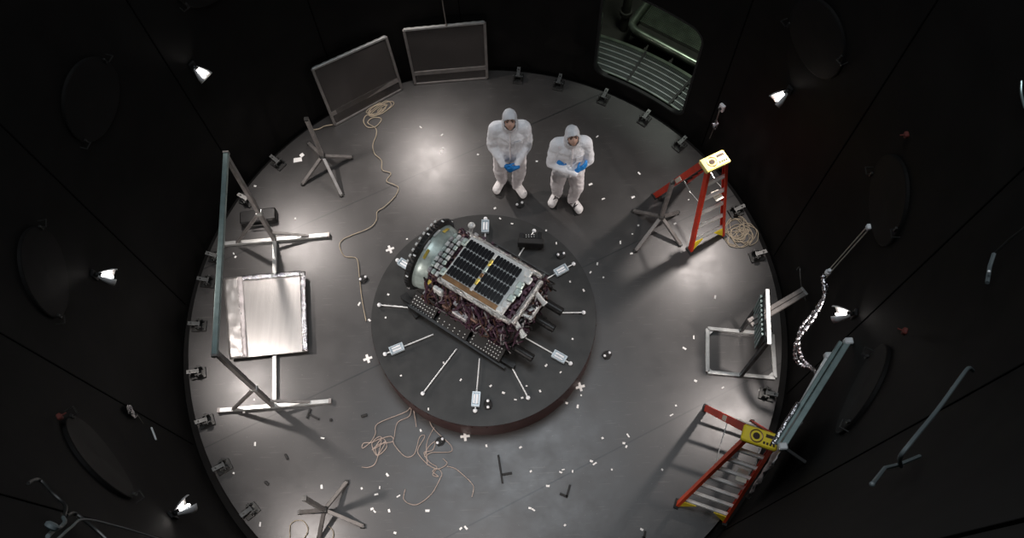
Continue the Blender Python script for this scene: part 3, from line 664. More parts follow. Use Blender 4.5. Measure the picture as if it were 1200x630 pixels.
# loose beam leaning between frame stand and wall
a = at(878, 379, .95); b = onwall(943, 341, .06)
t = thing('loose_beam', 'dark double beam resting across the frame stand and the right wall', 'beam', a)
d, s, u = frame_of(b - a)
for q in (-1, 1): mb = MB(); mb.bar(a + s * (.026 * q), b + s * (.026 * q), .045, .05, ez, .004); mb.build('beam', 'grey_tube', t)
mb = MB(); mb.box(b - d * .02, (.02, .10, .06), M((d, s, u)).transposed()); mb.build('end_plate', 'aluminium', t)
# leaning frame with foil curtain
zt = 2.2
A = at(994, 400, zt); Bp = at(917, 523, zt); A2 = at(971, 417, 2.1); B2_ = at(938, 476, 2.1)
ff = thing('curtain_rack', 'teal and white bar frame with a crumpled foil curtain by the right wall', 'frame', V((3.0, -1.75, 0)))
mb = MB(); tubeb(mb, A, Bp, .05); mb.build('top_bar', 'aluminium_teal', ff)
ofs = V((Bp - A)).normalized().cross(ez) * .0
inn = -V((A.x + Bp.x, A.y + Bp.y, 0)).normalized()
mb = MB(); tubeb(mb, A + inn * .05 + (Bp - A) * .02 - ez * .02, Bp + inn * .05 - ez * .02, .035); mb.build('second_bar', 'aluminium_teal', ff)
mb = MB(); tubeb(mb, A2, B2_, .045); mb.build('inner_bar', 'white_metal', ff)
mb = MB(); tubeb(mb, A2, A, .025); mb.build('link', 'dark_metal', ff)
for q in (A, A2, Bp, B2_): mb = MB(); mb.box(q, (.075, .06, .07), None, .01); mb.build('corner_clamp', 'white_metal', ff)
for q in (A, Bp):
    mb = MB(); e = V((q.x, q.y, 0)).normalized() * (RW - .005) + ez * q.z; tubeb(mb, q, e, .03); mb.build('wall_bracket', 'black_matte', ff)
mb = MB(); vs = []; na, nb = 26, 20
Q0 = (Bp.lerp(A, .50)); Q1 = Bp.lerp(A, -.22)
for i in range(na + 1):
    for j in range(nb + 1):
        p = Q0.lerp(Q1, i / na); k = j / nb
        p = p + inn * (.02 + .05 * k * k) - ez * (1.45 * k + .03); p += (Q1 - Q0).normalized() * (.30 * k * (i / na)); amp = .03 + .04 * k
        p += inn * (amp * noise.noise(p * 5)) + inn * (.03 * noise.noise(p * 17)); p += (Q1 - Q0).normalized() * (.04 * noise.noise(p * 6 + V((9, 0, 0))))
        zz = p.z; a_ = max(math.atan2(p.y, p.x), R_(-42.2 + .4 * noise.noise(p * 9))); r_ = min(3.53, 3.345 + .13 * k + .035 * noise.noise(p * 6) + .02 * noise.noise(p * 19)); p = V((r_ * math.cos(a_), r_ * math.sin(a_), zz)); vs.append(p)
mb.add(vs, [(i * (nb + 1) + j, (i + 1) * (nb + 1) + j, (i + 1) * (nb + 1) + j + 1, i * (nb + 1) + j + 1) for i in range(na) for j in range(nb)])
o = mb.build('foil_curtain', 'foil_dark', ff, True); md = o.modifiers.new('thickness', 'SOLIDIFY'); md.thickness = .004
mb = MB(); mb.tube([Bp.lerp(A, .36 - .02 * i) + inn * .08 + V((.02 * noise.noise(V((i, 2, 0))), .02 * noise.noise(V((i, 5, 0))), .01)) for i in range(20)], .02, 6); mb.build('foil_hem', 'foil', ff)
# foil-wrapped twin hose coming from a rod on the wall
hp = []
for x, y, z in ((964, 322, 1.75), (967, 345, 1.65), (955, 368, 1.5), (938, 390, 1.35), (934, 410, 1.2), (940, 424, 1.1), (950, 430, 1.05), (957, 438, 1.0), (952, 456, .9), (945, 470, .8)):
    p = at(x, y, z); r = math.hypot(p.x, p.y)
    if r > RW - .07: p = onwall(x, y, .07)
    hp.append(p)
t = thing('foil_hose', 'pair of foil-wrapped hoses hanging down the right wall into the foil frame', 'hose', hp[0])
for s in (0, 1):
    pts = spline(hp, 10); pts = [q + V((.03 * (s - .5) * 2 * math.sin(PI * min(1, i / 60)), .06 * (s - .5) * 2 * math.sin(PI * min(1, i / 60)), .0)) + V((.008 * noise.noise(q * 40), .008 * noise.noise(q * 40 + V((5, 0, 0))), 0)) for i, q in enumerate(pts)]
    mb = MB(); mb.tube(pts, lambda f: .02 + .006 * math.sin(f * 190), 8); mb.build('hose', 'foil', t)
rp = [onwall(1018, 266, .04), onwall(971, 319, .06), onwall(963, 330, .05)]
t = thing('ivory_rod', 'pair of thin ivory rods on the right wall, ending in a small joint', 'rod', rp[0])
sd = V((0, .018, 0))
for s in (-1, 1): mb = MB(); mb.tube([rp[0] + sd * s, rp[1] + sd * s, rp[2] + sd * s], .006, 6); mb.build('rod', 'rod_ivory', t)
mb = MB(); mb.box(rp[0], (.04, .05, .05), None, .008); mb.build('end_clip', 'white_plastic', t)
mb = MB(); q = onwall(970, 319, .08); mb.box(q, (.05, .05, .06), None, .01); mb.cyl(q, q + V((0, 0, .06)), .018); mb.build('joint', 'white_plastic', t)
# ---- mesh screens
def screen(label, c, pushes):
    base = [at(*c[0]), at(*c[1])]; ang = [at(*c[2], pushes[0]), at(*c[3], pushes[1])]   # BL BR / TL TR
    bl, br, tl, tr = base[0] + ez * .02, base[1] + ez * .02, ang[0], ang[1]
    t = thing('mesh_screen', label, 'screen', (base[0] + base[1]) / 2)
    w = .034; nrm = (br - bl).cross(tl - bl).normalized()
    mb = MB(); 
    for a, b in ((bl, br), (tl, tr), (bl, tl), (br, tr)):
        m_ = MB(); m_.bar(a, b, w, .03, nrm, .004); m_.build('frame_bar', 'grey_tube' if (a, b) != (tl, tr) else 'aluminium', t)
    m_ = MB(); m_.bar(bl.lerp(tl, .2), br.lerp(tr, .2), .07, .02, nrm); m_.build('cross_bar', 'grey_tube', t)
    m_ = MB(); h = nrm * .004; m_.add([q + h for q in (bl, br, tr, tl)] + [q - h for q in (bl, br, tr, tl)], [(0, 1, 2, 3), (7, 6, 5, 4)] + [(i, (i + 1) % 4, 4 + (i + 1) % 4, 4 + i) for i in range(4)]); m_.build('wire_mesh', 'wire_mesh', t)
    for i in range(10):
        q = tl.lerp(tr, .06 + .1 * i); m_ = MB(); m_.bar(q + ez * .012 - (tr - tl) * .02, q + ez * .012 + (tr - tl) * .025, .03, .010); m_.build('tape', 'aluminium', t)
    return tl, tr
screen('mesh screen tilted against the wall, behind the coiled tan cord', ((393, 147), (471, 105), (366, 81), (452, 43)), (.98, 1.0))
tl, tr = screen('upright mesh screen left of the two people, with a cord hanging onto it', ((487, 99), (571, 92), (473, 35), (568, 26)), (1.05, 1.03))
q = at(523, 29, 1.06); mb = MB(); mb.tube(spline([q, q + V((-.01, .02, .4)), q + V((-.02, .04, .9)), q + V((-.02, .05, 1.6))], 6), .008, 6); mb.ell(q, (.018,) * 3, nu=8, nv=6); tag(mb.build('hanging_cord', 'cord_dark'), 'thin cord hanging down onto the right mesh screen', 'cord')
# ================================================================== CABLES
def cable(name, label, strands, r, m, z=.012, n=5):
    mb = MB()
    for pts in strands:
        P = spline([at(x, y, z) + ez * (r * .6 * (i % 3)) for i, (x, y) in enumerate(pts)], n); mb.tube(P, r, 6)
    return tag(mb.build(name, m, None, True), label, 'cable')
rn = random.Random(11)
def scribble(cx, cy, rx, ry, k, ang=0):
    out = []; a = rn.uniform(0, 6); ox = oy = 0; f = .6
    for i in range(k):
        a += rn.uniform(.6, 1.3) * (1 if (i // 9) % 3 else -1)
        if i % 5 == 0: ox = rn.uniform(-.42, .42); oy = rn.uniform(-.42, .42); f = rn.uniform(.35, .85)
        x = rx * (f * math.cos(a) + ox) ; y = ry * (f * math.sin(a) + oy)
        out.append((cx + x * math.cos(ang) - y * math.sin(ang), cy + x * math.sin(ang) + y * math.cos(ang)))
    return out
cable('floor_cable', 'tan cord coiled below the tilted screen, trailing down the floor', [
    scribble(447, 128, 17, 7, 34, -.5) + [(441, 136), (430, 135), (426, 142), (431, 149), (441, 148), (447, 139), (437, 138), (431, 144), (440, 150), (441, 158), (437, 170), (439, 180), (447, 188), (448, 199), (458, 203), (453, 212), (461, 216), (467, 220), (463, 230), (451, 242), (442, 248), (441, 258), (433, 267), (413, 275), (401, 281), (398, 289), (404, 300), (418, 303), (421, 322), (424, 349), (429, 376)]], .0055, 'cord_tan')
cable('floor_cable', 'grey tan cord coiled on the floor right of the red ladder', [scribble(869, 271, 18, 16, 95)], .0045, 'cord_tan')
cable('floor_cable', 'tan cords tangled below the turntable', [
    [(481, 474), (476, 482), (443, 496), (440, 508), (434, 518), (425, 525), (426, 519), (436, 518), (446, 514), (440, 524), (443, 533), (453, 524), (450, 514), (442, 515), (458, 511), (460, 517), (445, 520), (436, 527), (446, 521), (452, 517), (447, 527), (441, 533), (436, 519), (447, 512), (441, 540), (433, 547), (424, 547)],
    [(482, 474), (480, 487), (466, 495), (462, 512), (461, 518), (466, 526), (476, 535), (486, 531), (492, 512), (498, 511), (490, 526), (492, 534), (503, 545), (514, 549), (524, 543), (519, 537)],
    [(482, 474), (485, 481), (488, 500)]], .0048, 'cord_pink')
cable('floor_cable', 'pinkish cord looping from the turntable towards the bottom of the floor', [
    [(503, 490), (506, 499), (517, 511), (528, 521), (528, 529), (506, 530), (498, 535), (501, 525), (510, 517), (507, 527), (497, 530), (503, 541), (512, 547), (507, 552), (514, 558), (507, 556), (513, 549), (518, 555), (515, 562), (506, 578), (491, 590), (480, 590), (473, 584), (475, 573)],
    [(524, 546), (534, 549), (548, 561), (555, 570), (553, 582)], [(509, 500), (500, 520), (501, 545)]], .0045, 'cord_pink')
cable('floor_cable', 'thin pale cord loop beside the lowest star stand', [[(340, 634), (340, 616), (346, 610), (355, 610), (361, 619), (358, 628), (352, 634)], [(385, 616), (391, 624), (388, 636)]], .005, 'cord_tan')
cable('floor_cable', 'short pale cord at the foot of the tilted mesh screen', [[(366, 152), (374, 151), (381, 148), (390, 146)]], .008, 'cord_tan')
# ================================================================== THINGS ON THE FLOOR
def scrap(x, y, w, h, a, label, group=None, z=0, m='paper', name='paper_scrap', cat='scrap', t=.006):
    p = at(x, y, z); mb = MB(); rot = M.Rotation(R_(a), 3, 'Z'); k = rn.uniform(.15, .35)
    poly = [(-w / 2, -h / 2), (w / 2, -h / 2 * (1 - k)), (w / 2 * (1 - k * .5), h / 2), (-w / 2 * (1 - k * .4), h / 2 * (1 - k * .3))]
    mb.prism(poly, p, rot @ V((1, 0, 0)), rot @ V((0, 1, 0)), ez, t); o = mb.build(name, m); tag(o, label, cat, group); return o
# white tape crosses around the turntable
for x, y, a, l in ((457, 292, 20, 'white tape cross left of the launch ring'), (431, 420, 18, 'white tape cross at the lower left of the turntable'), (680, 453, 12, 'white tape cross at the lower right of the turntable'), (545, 511, 4, 'white tape cross just below the turntable')):
    p = at(x, y, .001); t = R_(a); rot = M.Rotation(t, 3, 'Z'); mb = MB(); b = .052; c = .014
    poly = [(-b, -c), (-c, -c), (-c, -b), (c, -b), (c, -c), (b, -c), (b, c), (c, c), (c, b), (-c, b), (-c, c), (-b, c)]
    mb.prism(poly, p, rot @ V((1, 0, 0)), rot @ V((0, 1, 0)), ez, .003); tag(mb.build('tape_cross', 'paper'), l, 'marker')
G = 'white scraps scattered on the floor '
SCR = {
 'between the turntable and the lower ladder': [(706, 513), (736, 510), (731, 519), (734, 523), (693, 540), (697, 543), (671, 552), (657, 553), (660, 550), (792, 475), (787, 486), (776, 550), (717, 550)],
 'below the turntable, near the bottom edge': [(642, 569), (622, 552), (610, 524), (570, 522), (625, 597), (662, 615), (621, 595), (752, 620), (540, 619), (546, 618), (501, 598)],
 'around the lowest star stand': [(378, 513), (445, 571), (441, 579), (424, 572), (467, 581), (454, 556), (436, 596), (439, 599), (456, 598), (463, 624), (377, 570)],
 'around the tube stand': [(298, 468), (286, 483), (299, 520), (274, 554), (305, 614), (299, 218), (274, 297), (346, 256), (276, 301)],
 'in front of the mesh screens': [(493, 149), (518, 158), (517, 178), (519, 174), (400, 227), (560, 181)],
 'around the two people': [(629, 189), (692, 216), (707, 233), (580, 244), (700, 160)],
 'around the star stand by the red ladder': [(742, 231), (749, 203), (807, 234), (791, 262), (748, 264), (741, 274), (727, 284), (740, 297)],
 'around the rectangular frame stand': [(813, 395), (847, 454), (890, 457), (838, 348), (815, 446), (802, 408)],
 'beside the turntable rim': [(664, 472), (677, 476), (681, 463), (493, 504), (421, 356), (700, 309), (433, 375), (707, 325)]}
for k, lst in SCR.items():
    for x, y in lst:
        scrap(x, y, rn.uniform(.018, .052), rn.uniform(.014, .026), rn.uniform(0, 180), 'small white scrap lying on the floor ' + k, G + k)
for i, (x, y) in enumerate(((657, 436), (617, 452), (633, 458), (612, 466), (604, 468), (502, 479), (671, 397), (692, 319), (586, 256), (477, 280), (600, 262), (640, 270), (652, 285), (520, 262), (455, 345), (452, 372), (470, 440), (540, 445), (520, 425), (640, 428), (684, 340), (668, 330), (575, 452), (590, 460))):
    scrap(x, y, rn.uniform(.02, .034), rn.uniform(.014, .022), rn.uniform(0, 180), 'tiny white bit lying on the turntable deck', 'white bits on the turntable', TH + .001)
scrap(349, 187.5, .11, .065, 5, 'largest white paper card, on the floor beside the upper left star stand', m='paper', name='paper_card', cat='paper')
scrap(354, 182, .055, .05, 40, 'small square of white paper touching the largest paper card', m='paper', name='paper_card', cat='paper')
for x, y, w, h, a, l in ((427, 487, .07, .03, 15, 'short dark block on the floor left of the tangled cords'), (336, 535, .07, .025, -60, 'dark stub on the floor below the tube stand'), (313, 566, .06, .03, -40, 'dark stub near the left rim below the tube stand'), (388, 492, .03, .03, 0, 'small dark dot right of the tube stand foot')):
    p = at(x, y); mb = MB(); mb.box(p + ez * .012, (w, h, .024), M.Rotation(R_(a), 3, 'Z'), .005); tag(mb.build('dark_block', 'black_matte'), l, 'block')
def tee(x, y, l, arms, label, nm='hex_key'):
    p = at(x, y) + ez * .012; mb = MB()
    for a, b in arms: mb.bar(at(*a) + ez * .012, at(*b) + ez * .012, .022, .02)
    tag(mb.build(nm, 'black_matte'), label, 'tool')
tee(367, 483, 1, (((364, 479), (360, 490)), ((362, 485), (374, 491))), 'black T-shaped tool beside the lower foot of the tube stand', 'tee_tool')
tee(662, 577, 1, (((668, 568), (664, 582)), ((656, 578), (665, 582))), 'dark angle bracket on the floor below the turntable', 'angle_bracket')
tee(590, 545, 1, (((584, 533), (589, 566)), ((588, 556), (600, 554))), 'thin dark strips crossing on the floor below the turntable', 'dark_strip')
tee(757, 626, 1, (((754, 640), (756, 622)), ((753, 628), (758, 636))), 'black bracket at the bottom edge of the picture', 'angle_bracket')
def clip(x, y, a, label, z=0):
    p = at(x, y, z); t = thing('cable_clip', label, 'clip', p, 'black clips with white knobs'); d = pol(1, a)
    mb = MB(); mb.cyl(p + ez * 0, p + ez * .02, .05, n=14); mb.bar(p - d * .05 + ez * .015, p + d * .05 + ez * .015, .07, .03, ez, .008); mb.build('base', 'black_matte', t, True)
    for s in (-1, 1): mb = MB(); mb.ell(p + d * (.034 * s) + ez * .04, (.017, .017, .014), nu=10, nv=6); mb.build('knob', 'white_plastic', t, True)
clip(426, 327, 25, 'black clip with white knobs left of the turntable'); clip(711, 416, 30, 'black clip with white knobs right of the turntable'); clip(609, 240, 20, "black clip with white knobs between the people's feet and turntable"); clip(516, 517, 35, 'black clip with white knobs among the tangled cords')
clip(657, 299, 10, 'black clip on the upper right of the turntable deck', TH); clip(572, 474, 90, 'black clip at the lower edge of the turntable deck', TH)
# black case behind the tube stand
p = at(305, 257); t = thing('equipment_case', 'low black case on the floor behind the upper brace of the tube stand', 'case', p); mb = MB(); mb.box(p + ez * .06, (.44, .17, .12), M.Rotation(R_(6), 3, 'Z'), .015); mb.build('body', 'black_metal', t)
mb = MB(); mb.tube([p + V((-.08, -.09, .08)), p + V((-.08, -.13, .08)), p + V((.08, -.12, .08)), p + V((.08, -.075, .08))], .009); mb.build('handle', 'dark_metal', t)
mb = MB()
for s in (-1, 1): mb.box(p + V((.16 * s, -.08 + .016 * s, .09)), (.04, .012, .04))
mb.build('latch', 'dark_metal', t)
# rim clamps around the floor
def clamp(a, label):
    t = thing('rim_clamp', label, 'clamp', pol(3.34, a, 0), 'clamps around the rim of the floor'); c = V(t.location); d = pol(1, a); s = pol(1, a + 90); rot = M((d, s, ez)).transposed()
    mb = MB(); mb.box(c + ez * .01, (.17, .13, .025), rot, .004); mb.build('base_plate', 'dark_metal', t)
    mb = MB()
    for q in (-1, 1): mb.box(c + s * (.045 * q) + ez * .06 - d * .02, (.07, .016, .10), rot)
    mb.cyl(c - s * .065 - d * .02 + ez * .09, c + s * .065 - d * .02 + ez * .09, .015); mb.build('yoke', 'dark_metal', t)
    mb = MB(); mb.bar(c - d * .03 + ez * .09, c + d * .10 + ez * .12, .045, .025); mb.cyl(c + d * .06 + ez * .02, c + d * .06 + ez * .13, .01); mb.build('arm', 'dark_metal', t)
def ang(x, y): q = at(x, y); return math.degrees(math.atan2(q.y, q.x))
for x, y, l in ((317, 186, 'rim clamp nearest the upper left star stand'), (283, 233, 'rim clamp behind the upper upright of the tube stand'), (240, 300, 'rim clamp left of the tube stand, by its upper foot'), (232, 330, 'rim clamp left of the foil panel, upper one'), (222, 383, 'rim clamp left of the foil panel, lower one'), (222, 440, 'rim clamp left of the lower foot of the tube stand'),
        (233, 498, 'rim clamp just below the lower foot of the tube stand'), (253, 553, 'rim clamp at the lower left rim, above the last one'), (284, 608, 'last rim clamp at the lower left rim'), (608, 88, 'rim clamp right of the upright mesh screen'), (655, 99, 'rim clamp below the left side of the doorway'),
        (711, 110, 'rim clamp at the lower left corner of the doorway'), (760, 135, 'rim clamp under the middle of the doorway'), (800, 168, 'rim clamp between doorway and red ladder'), (870, 246, 'rim clamp above the coiled cord'), (891, 300, 'rim clamp below the coiled cord'), (909, 466, 'rim clamp right of the frame stand')):
    clamp(ang(x, y), l)
# ================================================================== THINGS ON THE WALL
def wrot(p): d = -V((p.x, p.y, 0)).normalized(); s = ez.cross(d); return d, s, M((d, s, ez)).transposed()
p = onwall(846, 126, .02); d, s, rot = wrot(p); t = thing('socket_box', 'small white box with a foil-wrapped plug on the wall above the red ladder', 'socket', p)
mb = MB(); mb.box(p, (.04, .07, .11), rot, .006); mb.build('plate', 'white_plastic', t); mb = MB(); mb.cyl(p + d * .02, p + d * .045, .018, n=12); mb.build('outlet', 'dark_metal', t)
q = onwall(838, 146, .05); mb = MB(); mb.tube(spline([p + d * .03, p + d * .06 - ez * .06 + s * .02, q + ez * .05, q], 6), .008); mb.build('lead', 'cord_dark', t)
mb = MB(); mb.ell(q, (.04, .05, .05), nu=12, nv=8)
for v in mb.v: v += (v - q) * (.8 * noise.noise(v * 30))
mb.build('foil_plug', 'foil', t)
mb = MB(); mb.tube([q, q - ez * .15, q - ez * .3 + d * .01], .004); mb.build('thin_wire', 'cord_dark', t)
p = onwall(154, 481, .03); d, s, rot = wrot(p); t = thing('foil_tag', 'crumpled silver foil piece hung on the lower left wall', 'foil', p)
mb = MB(); vs = []
for i in range(9):
    for j in range(13):
        w = .055 * math.sin(PI * (j + .8) / 14) + .01; q = p + s * (w * (i / 4 - 1)) + ez * (.12 - .02 * j); vs.append(q + d * (.03 * noise.noise(q * 24)) + s * (.015 * noise.noise(q * 31)))
mb.add(vs, [(i * 13 + j, i * 13 + 13 + j, i * 13 + 14 + j, i * 13 + j + 1) for i in range(8) for j in range(12)]); o = mb.build('foil_sheet', 'foil', t); md = o.modifiers.new('thickness', 'SOLIDIFY'); md.thickness = .002
mb = MB(); a = onwall(168, 496, .02); b = onwall(174, 506, .02); mb.tube([p - ez * .12, a], .003); mb.build('string', 'cord_dark', t)
a = onwall(178, 502, .02); b = onwall(183, 515, .02); mb = MB(); mb.bar(a, b, .018, .012, d); mb.box(a, (.012, .026, .02), rot); tag(mb.build('white_strip', 'white_metal'), 'short white strip on the wall below the foil piece', 'strip')
def walltube(name, label, cat, pts, r, m, off=.05):
    mb = MB(); mb.tube(spline([onwall(x, y, o if o else off) for x, y, o in pts], 5), r, 8); return tag(mb.build(name, m, None, True), label, cat)
t = thing('bent_pipe', 'bent pale pipe with a valve at the bottom left corner of the wall', 'pipe', onwall(65, 620, .08))
mb = MB(); mb.tube(spline([onwall(x, y, .08) for x, y in ((33, 566), (40, 562), (48, 563), (62, 578), (75, 590), (77, 597), (75, 605))], 4), .010, 8); mb.build('upper_pipe', 'dark_metal', t, True)
mb = MB(); mb.tube(spline([onwall(x, y, .1) for x, y in ((74, 606), (76, 611), (72, 616), (62, 622), (56, 628))], 4), .010, 8); mb.build('lower_pipe', 'rod_pale', t, True)
q = onwall(58, 620, .12); mb = MB(); mb.lathe([(0, 0), (.02, 0), (.03, .008), (.03, .022), (.02, .03), (0, .03)], q, -V((q.x, q.y, 0)), 16)
mb.build('valve_wheel', 'rod_pale', t, True)
walltube('thin_rod', 'thin pale rod running right from the bottom left pipe', 'rod', ((68, 631, .15), (84, 617, .15), (100, 608, .12), (140, 617, .06), (190, 632, .03)), .006, 'rod_pale')
walltube('thin_rod', 'second thin rod beside the bottom left pipe, dark', 'rod', ((78, 604, .06), (86, 601, .06), (96, 607, .06), (112, 620, .05), (125, 632, .04)), .011, 'dark_metal')
walltube('hook_pipe', 'long dim hooked pipe on the lower right wall', 'pipe', ((1140, 434, .05), (1135, 431, .1), (1126, 442, .12), (1100, 478, .12), (1070, 515, .12), (1055, 535, .1), (1056, 546, .05)), .009, 'rod_pale')
t = thing('bracket_arm', 'thin white angled arm at the foot of the hooked pipe', 'bracket', onwall(1040, 548, .08))
mb = MB(); mb.tube([onwall(1022, 567, .1), onwall(1037, 548, .1), onwall(1054, 544, .06), onwall(1078, 534, .02)], .008); mb.build('arm', 'rod_pale', t); mb = MB(); q = onwall(1022, 567, .1); mb.ell(q, (.010,) * 3); mb.build('tip', 'rod_pale', t)
t = thing('bracket_arm', 'thin white bent arm near the right edge of the picture', 'bracket', onwall(1160, 310, .08))
mb = MB(); mb.tube([onwall(1157, 331, .1), onwall(1160, 312, .1), onwall(1165, 297, .1)], .012); mb.build('strip', 'rod_pale', t); mb = MB(); mb.tube([onwall(1165, 297, .1), onwall(1182, 281, .08), onwall(1204, 264, .05)], .007); mb.build('rod', 'dark_metal', t)
mb = MB(); q = onwall(1159, 318, .12); mb.ell(q, (.009,) * 3); mb.build('stud', 'white_metal', t)
walltube('edge_strip', 'pale teal strip at the right edge of the picture', 'strip', ((1197, 95, .05), (1197, 110, .05), (1201, 126, .05)), .008, 'aluminium_teal')
walltube('dark_hook', 'thin dark hook on the wall behind the loose beam', 'hook', ((934, 316, .05), (937, 313, .07), (938, 325, .07), (940, 340, .05), (945, 352, .03)), .008, 'dark_metal')
# ================================================================== PEOPLE
def bake(name, mb, vox, mt, parent, smooth_it=4):
    o = mb.build(name, None, None); r = o.modifiers.new('r', 'REMESH'); r.mode = 'VOXEL'; r.voxel_size = vox
    if smooth_it: s = o.modifiers.new('s', 'SMOOTH'); s.iterations = smooth_it; s.factor = .5
    bpy.context.view_layer.update(); dg = bpy.context.evaluated_depsgraph_get(); me = bpy.data.meshes.new_from_object(o.evaluated_get(dg))
    old = o.data; bpy.data.objects.remove(o); bpy.data.meshes.remove(old)
    me.name = name; org = V(parent.location) if parent else V((0, 0, 0)); me.transform(M.Translation(-org)); me.materials.clear()
    for q in (mt if isinstance(mt, (list, tuple)) else [mt]): me.materials.append(MATS[q])
    me.polygons.foreach_set('use_smooth', [True] * len(me.polygons)); n = bpy.data.objects.new(name, me); C.objects.link(n); n.parent = parent; return n
def hand(mb, w, d, n, side, curl):
    # wrist, direction of the fingers, direction the fingers curl to, +1/-1 which side carries the thumb
    d = V(d).normalized(); n = V(n); n = (n - d * n.dot(d)).normalized(); s = d.cross(n) * side; w = V(w)
    mb.cap(w - d * .03, w + d * .02, .026, .028)
    for k, (o, L) in enumerate(((.030, .072), (.010, .082), (-.010, .077), (-.029, .060))):
        base = w + d * .085 + s * o; mb.cap(w + d * .015 + s * o * .6, base, .017, .0135); p = base; a = 0
        for j, f in enumerate((.45, .32, .23)):
            a += curl * (1, 1.1, .8)[j]; q = p + (d * math.cos(a) + n * math.sin(a) + s * (o * .8)).normalized() * (L * f); mb.cap(p, q, .0115 - .001 * j, .0105 - .001 * j); p = q
    b = w + d * .025 + s * .028; q = b + (d * .55 + s * .75 + n * .25).normalized() * .042; e = q + (d * .8 + s * .2 + n * .5).normalized() * .036; mb.cap(b, q, .016, .012); mb.cap(q, e, .012, .0095)
def person(label, base, yaw, H, fl, fr, arms, gloves, lean, headyaw, headtilt, boots_dark, hairc):
    t = thing('person', label, 'person', base); k = H / 1.75; rz = M.Rotation(yaw, 3, 'Z'); B = V(base)
    def X(x, y, z): return B + rz @ V((x * k, y * k, 0)) + V((lean[0] * z, lean[1] * z, z * k))
    mb = MB()
    def cap(a, b, r0, r1): mb.cap(a, b, r0 * k, r1 * k)
    def ell(c, r): mb.ell(c, [q * k for q in r], rz, 20, 14)
    ell(X(0, .01, .93), (.175, .135, .15)); ell(X(0, .0, 1.10), (.168, .13, .17)); ell(X(0, .005, 1.28), (.19, .135, .20)); cap(X(-.145, .015, 1.405), X(.145, .015, 1.405), .082, .082)
    cap(X(0, .02, 1.42), X(0, 0, 1.56), .07, .06)
    legs = []
    for sgn, f in ((-1, fl), (1, fr)):
        f = V(f); hip = X(.088 * sgn, .01, .88); ank = f + V((-.075 * sgn, .165, .1)) ; kn = hip.lerp(ank, .5) + rz @ V((.03 * sgn, -.05, 0)); cap(hip, kn, .105, .083); cap(kn, ank, .083, .062); cap(ank, ank - ez * .05, .066, .06)
    AR = []
    for sgn, (el, wr) in zip((-1, 1), arms):
        sh = X(.165 * sgn, .01, 1.40); e = X(*el); w = X(*wr); cap(sh, e, .075, .062); cap(e, w, .062, .043); AR.append((e, w))
    # head, turned and tilted
    hc = X(0, -.015, 1.62); kb = k; hk = k * .89; hr = rz @ M.Rotation(headyaw, 3, 'Z') @ M.Rotation(-headtilt, 3, 'X')
    def Hd(x, y, z): return hc + hr @ V((x * hk, y * hk, z * hk))
    def hell(c, r): mb.ell(Hd(*c), [q * hk for q in r], hr, 18, 12)
    hell((0, .003, .02), (.077, .097, .10)); hell((0, -.036, -.04), (.064, .074, .074)); hell((0, -.09, -.01), (.014, .02, .022)); mb.cap(Hd(0, -.085, .02), Hd(0, -.106, -.018), .010 * hk, .015 * hk)
    hell((0, -.078, -.098), (.024, .02, .018)); mb.cap(Hd(-.035, -.074, .037), Hd(.035, -.074, .037), .014 * hk, .014 * hk)
    for sgn in (-1, 1): hell((.035 * sgn, -.066, -.03), (.022, .02, .02)); hell((.077 * sgn, .0, -.005), (.01, .02, .03))
    o = bake('body', mb, .011, ['suit', 'suit_lower', 'skin'], t, 5); inv = hr.transposed(); me = o.data; org = B
    for v in me.vertices:
        zz = v.co.z / k
        if zz < 1.46:
            q = V(v.co) + org; v.co = V(v.co) + V(v.normal) * (.010 * noise.noise(V((q.x * 8, q.y * 8, q.z * 13))) + .006 * noise.noise(q * 22)) * min(1, (1.46 - zz) * 8)
    for p in me.polygons:
        q = inv @ (V(p.center) + org - hc) / hk; zz = (V(p.center) + org).z / k
        if q.z > -.135 and q.y < -.015 and abs(q.x) < .09 and zz > 1.47: p.material_index = 2
        elif zz < .86: p.material_index = 1
    # face features
    for sgn in (-1, 1):
        m_ = MB(); m_.ell(Hd(.031 * sgn, -.083, .008), (.014 * k, .010 * k, .008 * k), hr, 10, 6); m_.build('eye', 'eye_dark', t, True)
        m_ = MB(); m_.cap(Hd(.014 * sgn, -.094, .031), Hd(.05 * sgn, -.08, .033), .006 * k, .004 * k); m_.build('eyebrow', 'brow', t, True)
    m_ = MB(); m_.cap(Hd(-.020, -.089, -.058), Hd(.020, -.089, -.058), .006 * k); m_.cap(Hd(-.014, -.091, -.065), Hd(.014, -.091, -.065), .006 * k); m_.build('lips', 'lip', t, True)
    # hood: a cloth shell that leaves an oval for the face
    m_ = MB(); nu, nv = 40, 26; vs = []; keep = {}
    for j in range(nv + 1):
        for i in range(nu):
            th = PI * j / nv; ph = 2 * PI * i / nu; z = math.cos(th); st_ = math.sin(th); z2 = .108 * z + .012 if z > 0 else .19 * z + .012
            rx = .090 + (.05 * z * z if z < 0 else 0); ry = .108; st_ = st_ ** (.78 if z > 0 else 1); p = V((rx * st_ * math.cos(ph), ry * st_ * math.sin(ph) + .005, z2))
            if z < -.2: p.x *= 1.12; p.y *= .92
            p *= 1 + .03 * noise.noise(p * 22); vs.append(Hd(*p)); keep[len(vs) - 1] = not (p.y < -.02 and ((p.x / .070) ** 2 + ((p.z + .042) / .090) ** 2) < 1)
    fs = [(j * nu + i, j * nu + (i + 1) % nu, (j + 1) * nu + (i + 1) % nu, (j + 1) * nu + i) for j in range(nv) for i in range(nu)]
    fs = [f for f in fs if all(keep[q] for q in f) and f[0] // nu < nv - 3]; m_.add(vs, fs); ho = m_.build('hood', 'suit', t, True); md = ho.modifiers.new('thickness', 'SOLIDIFY'); md.thickness = .008
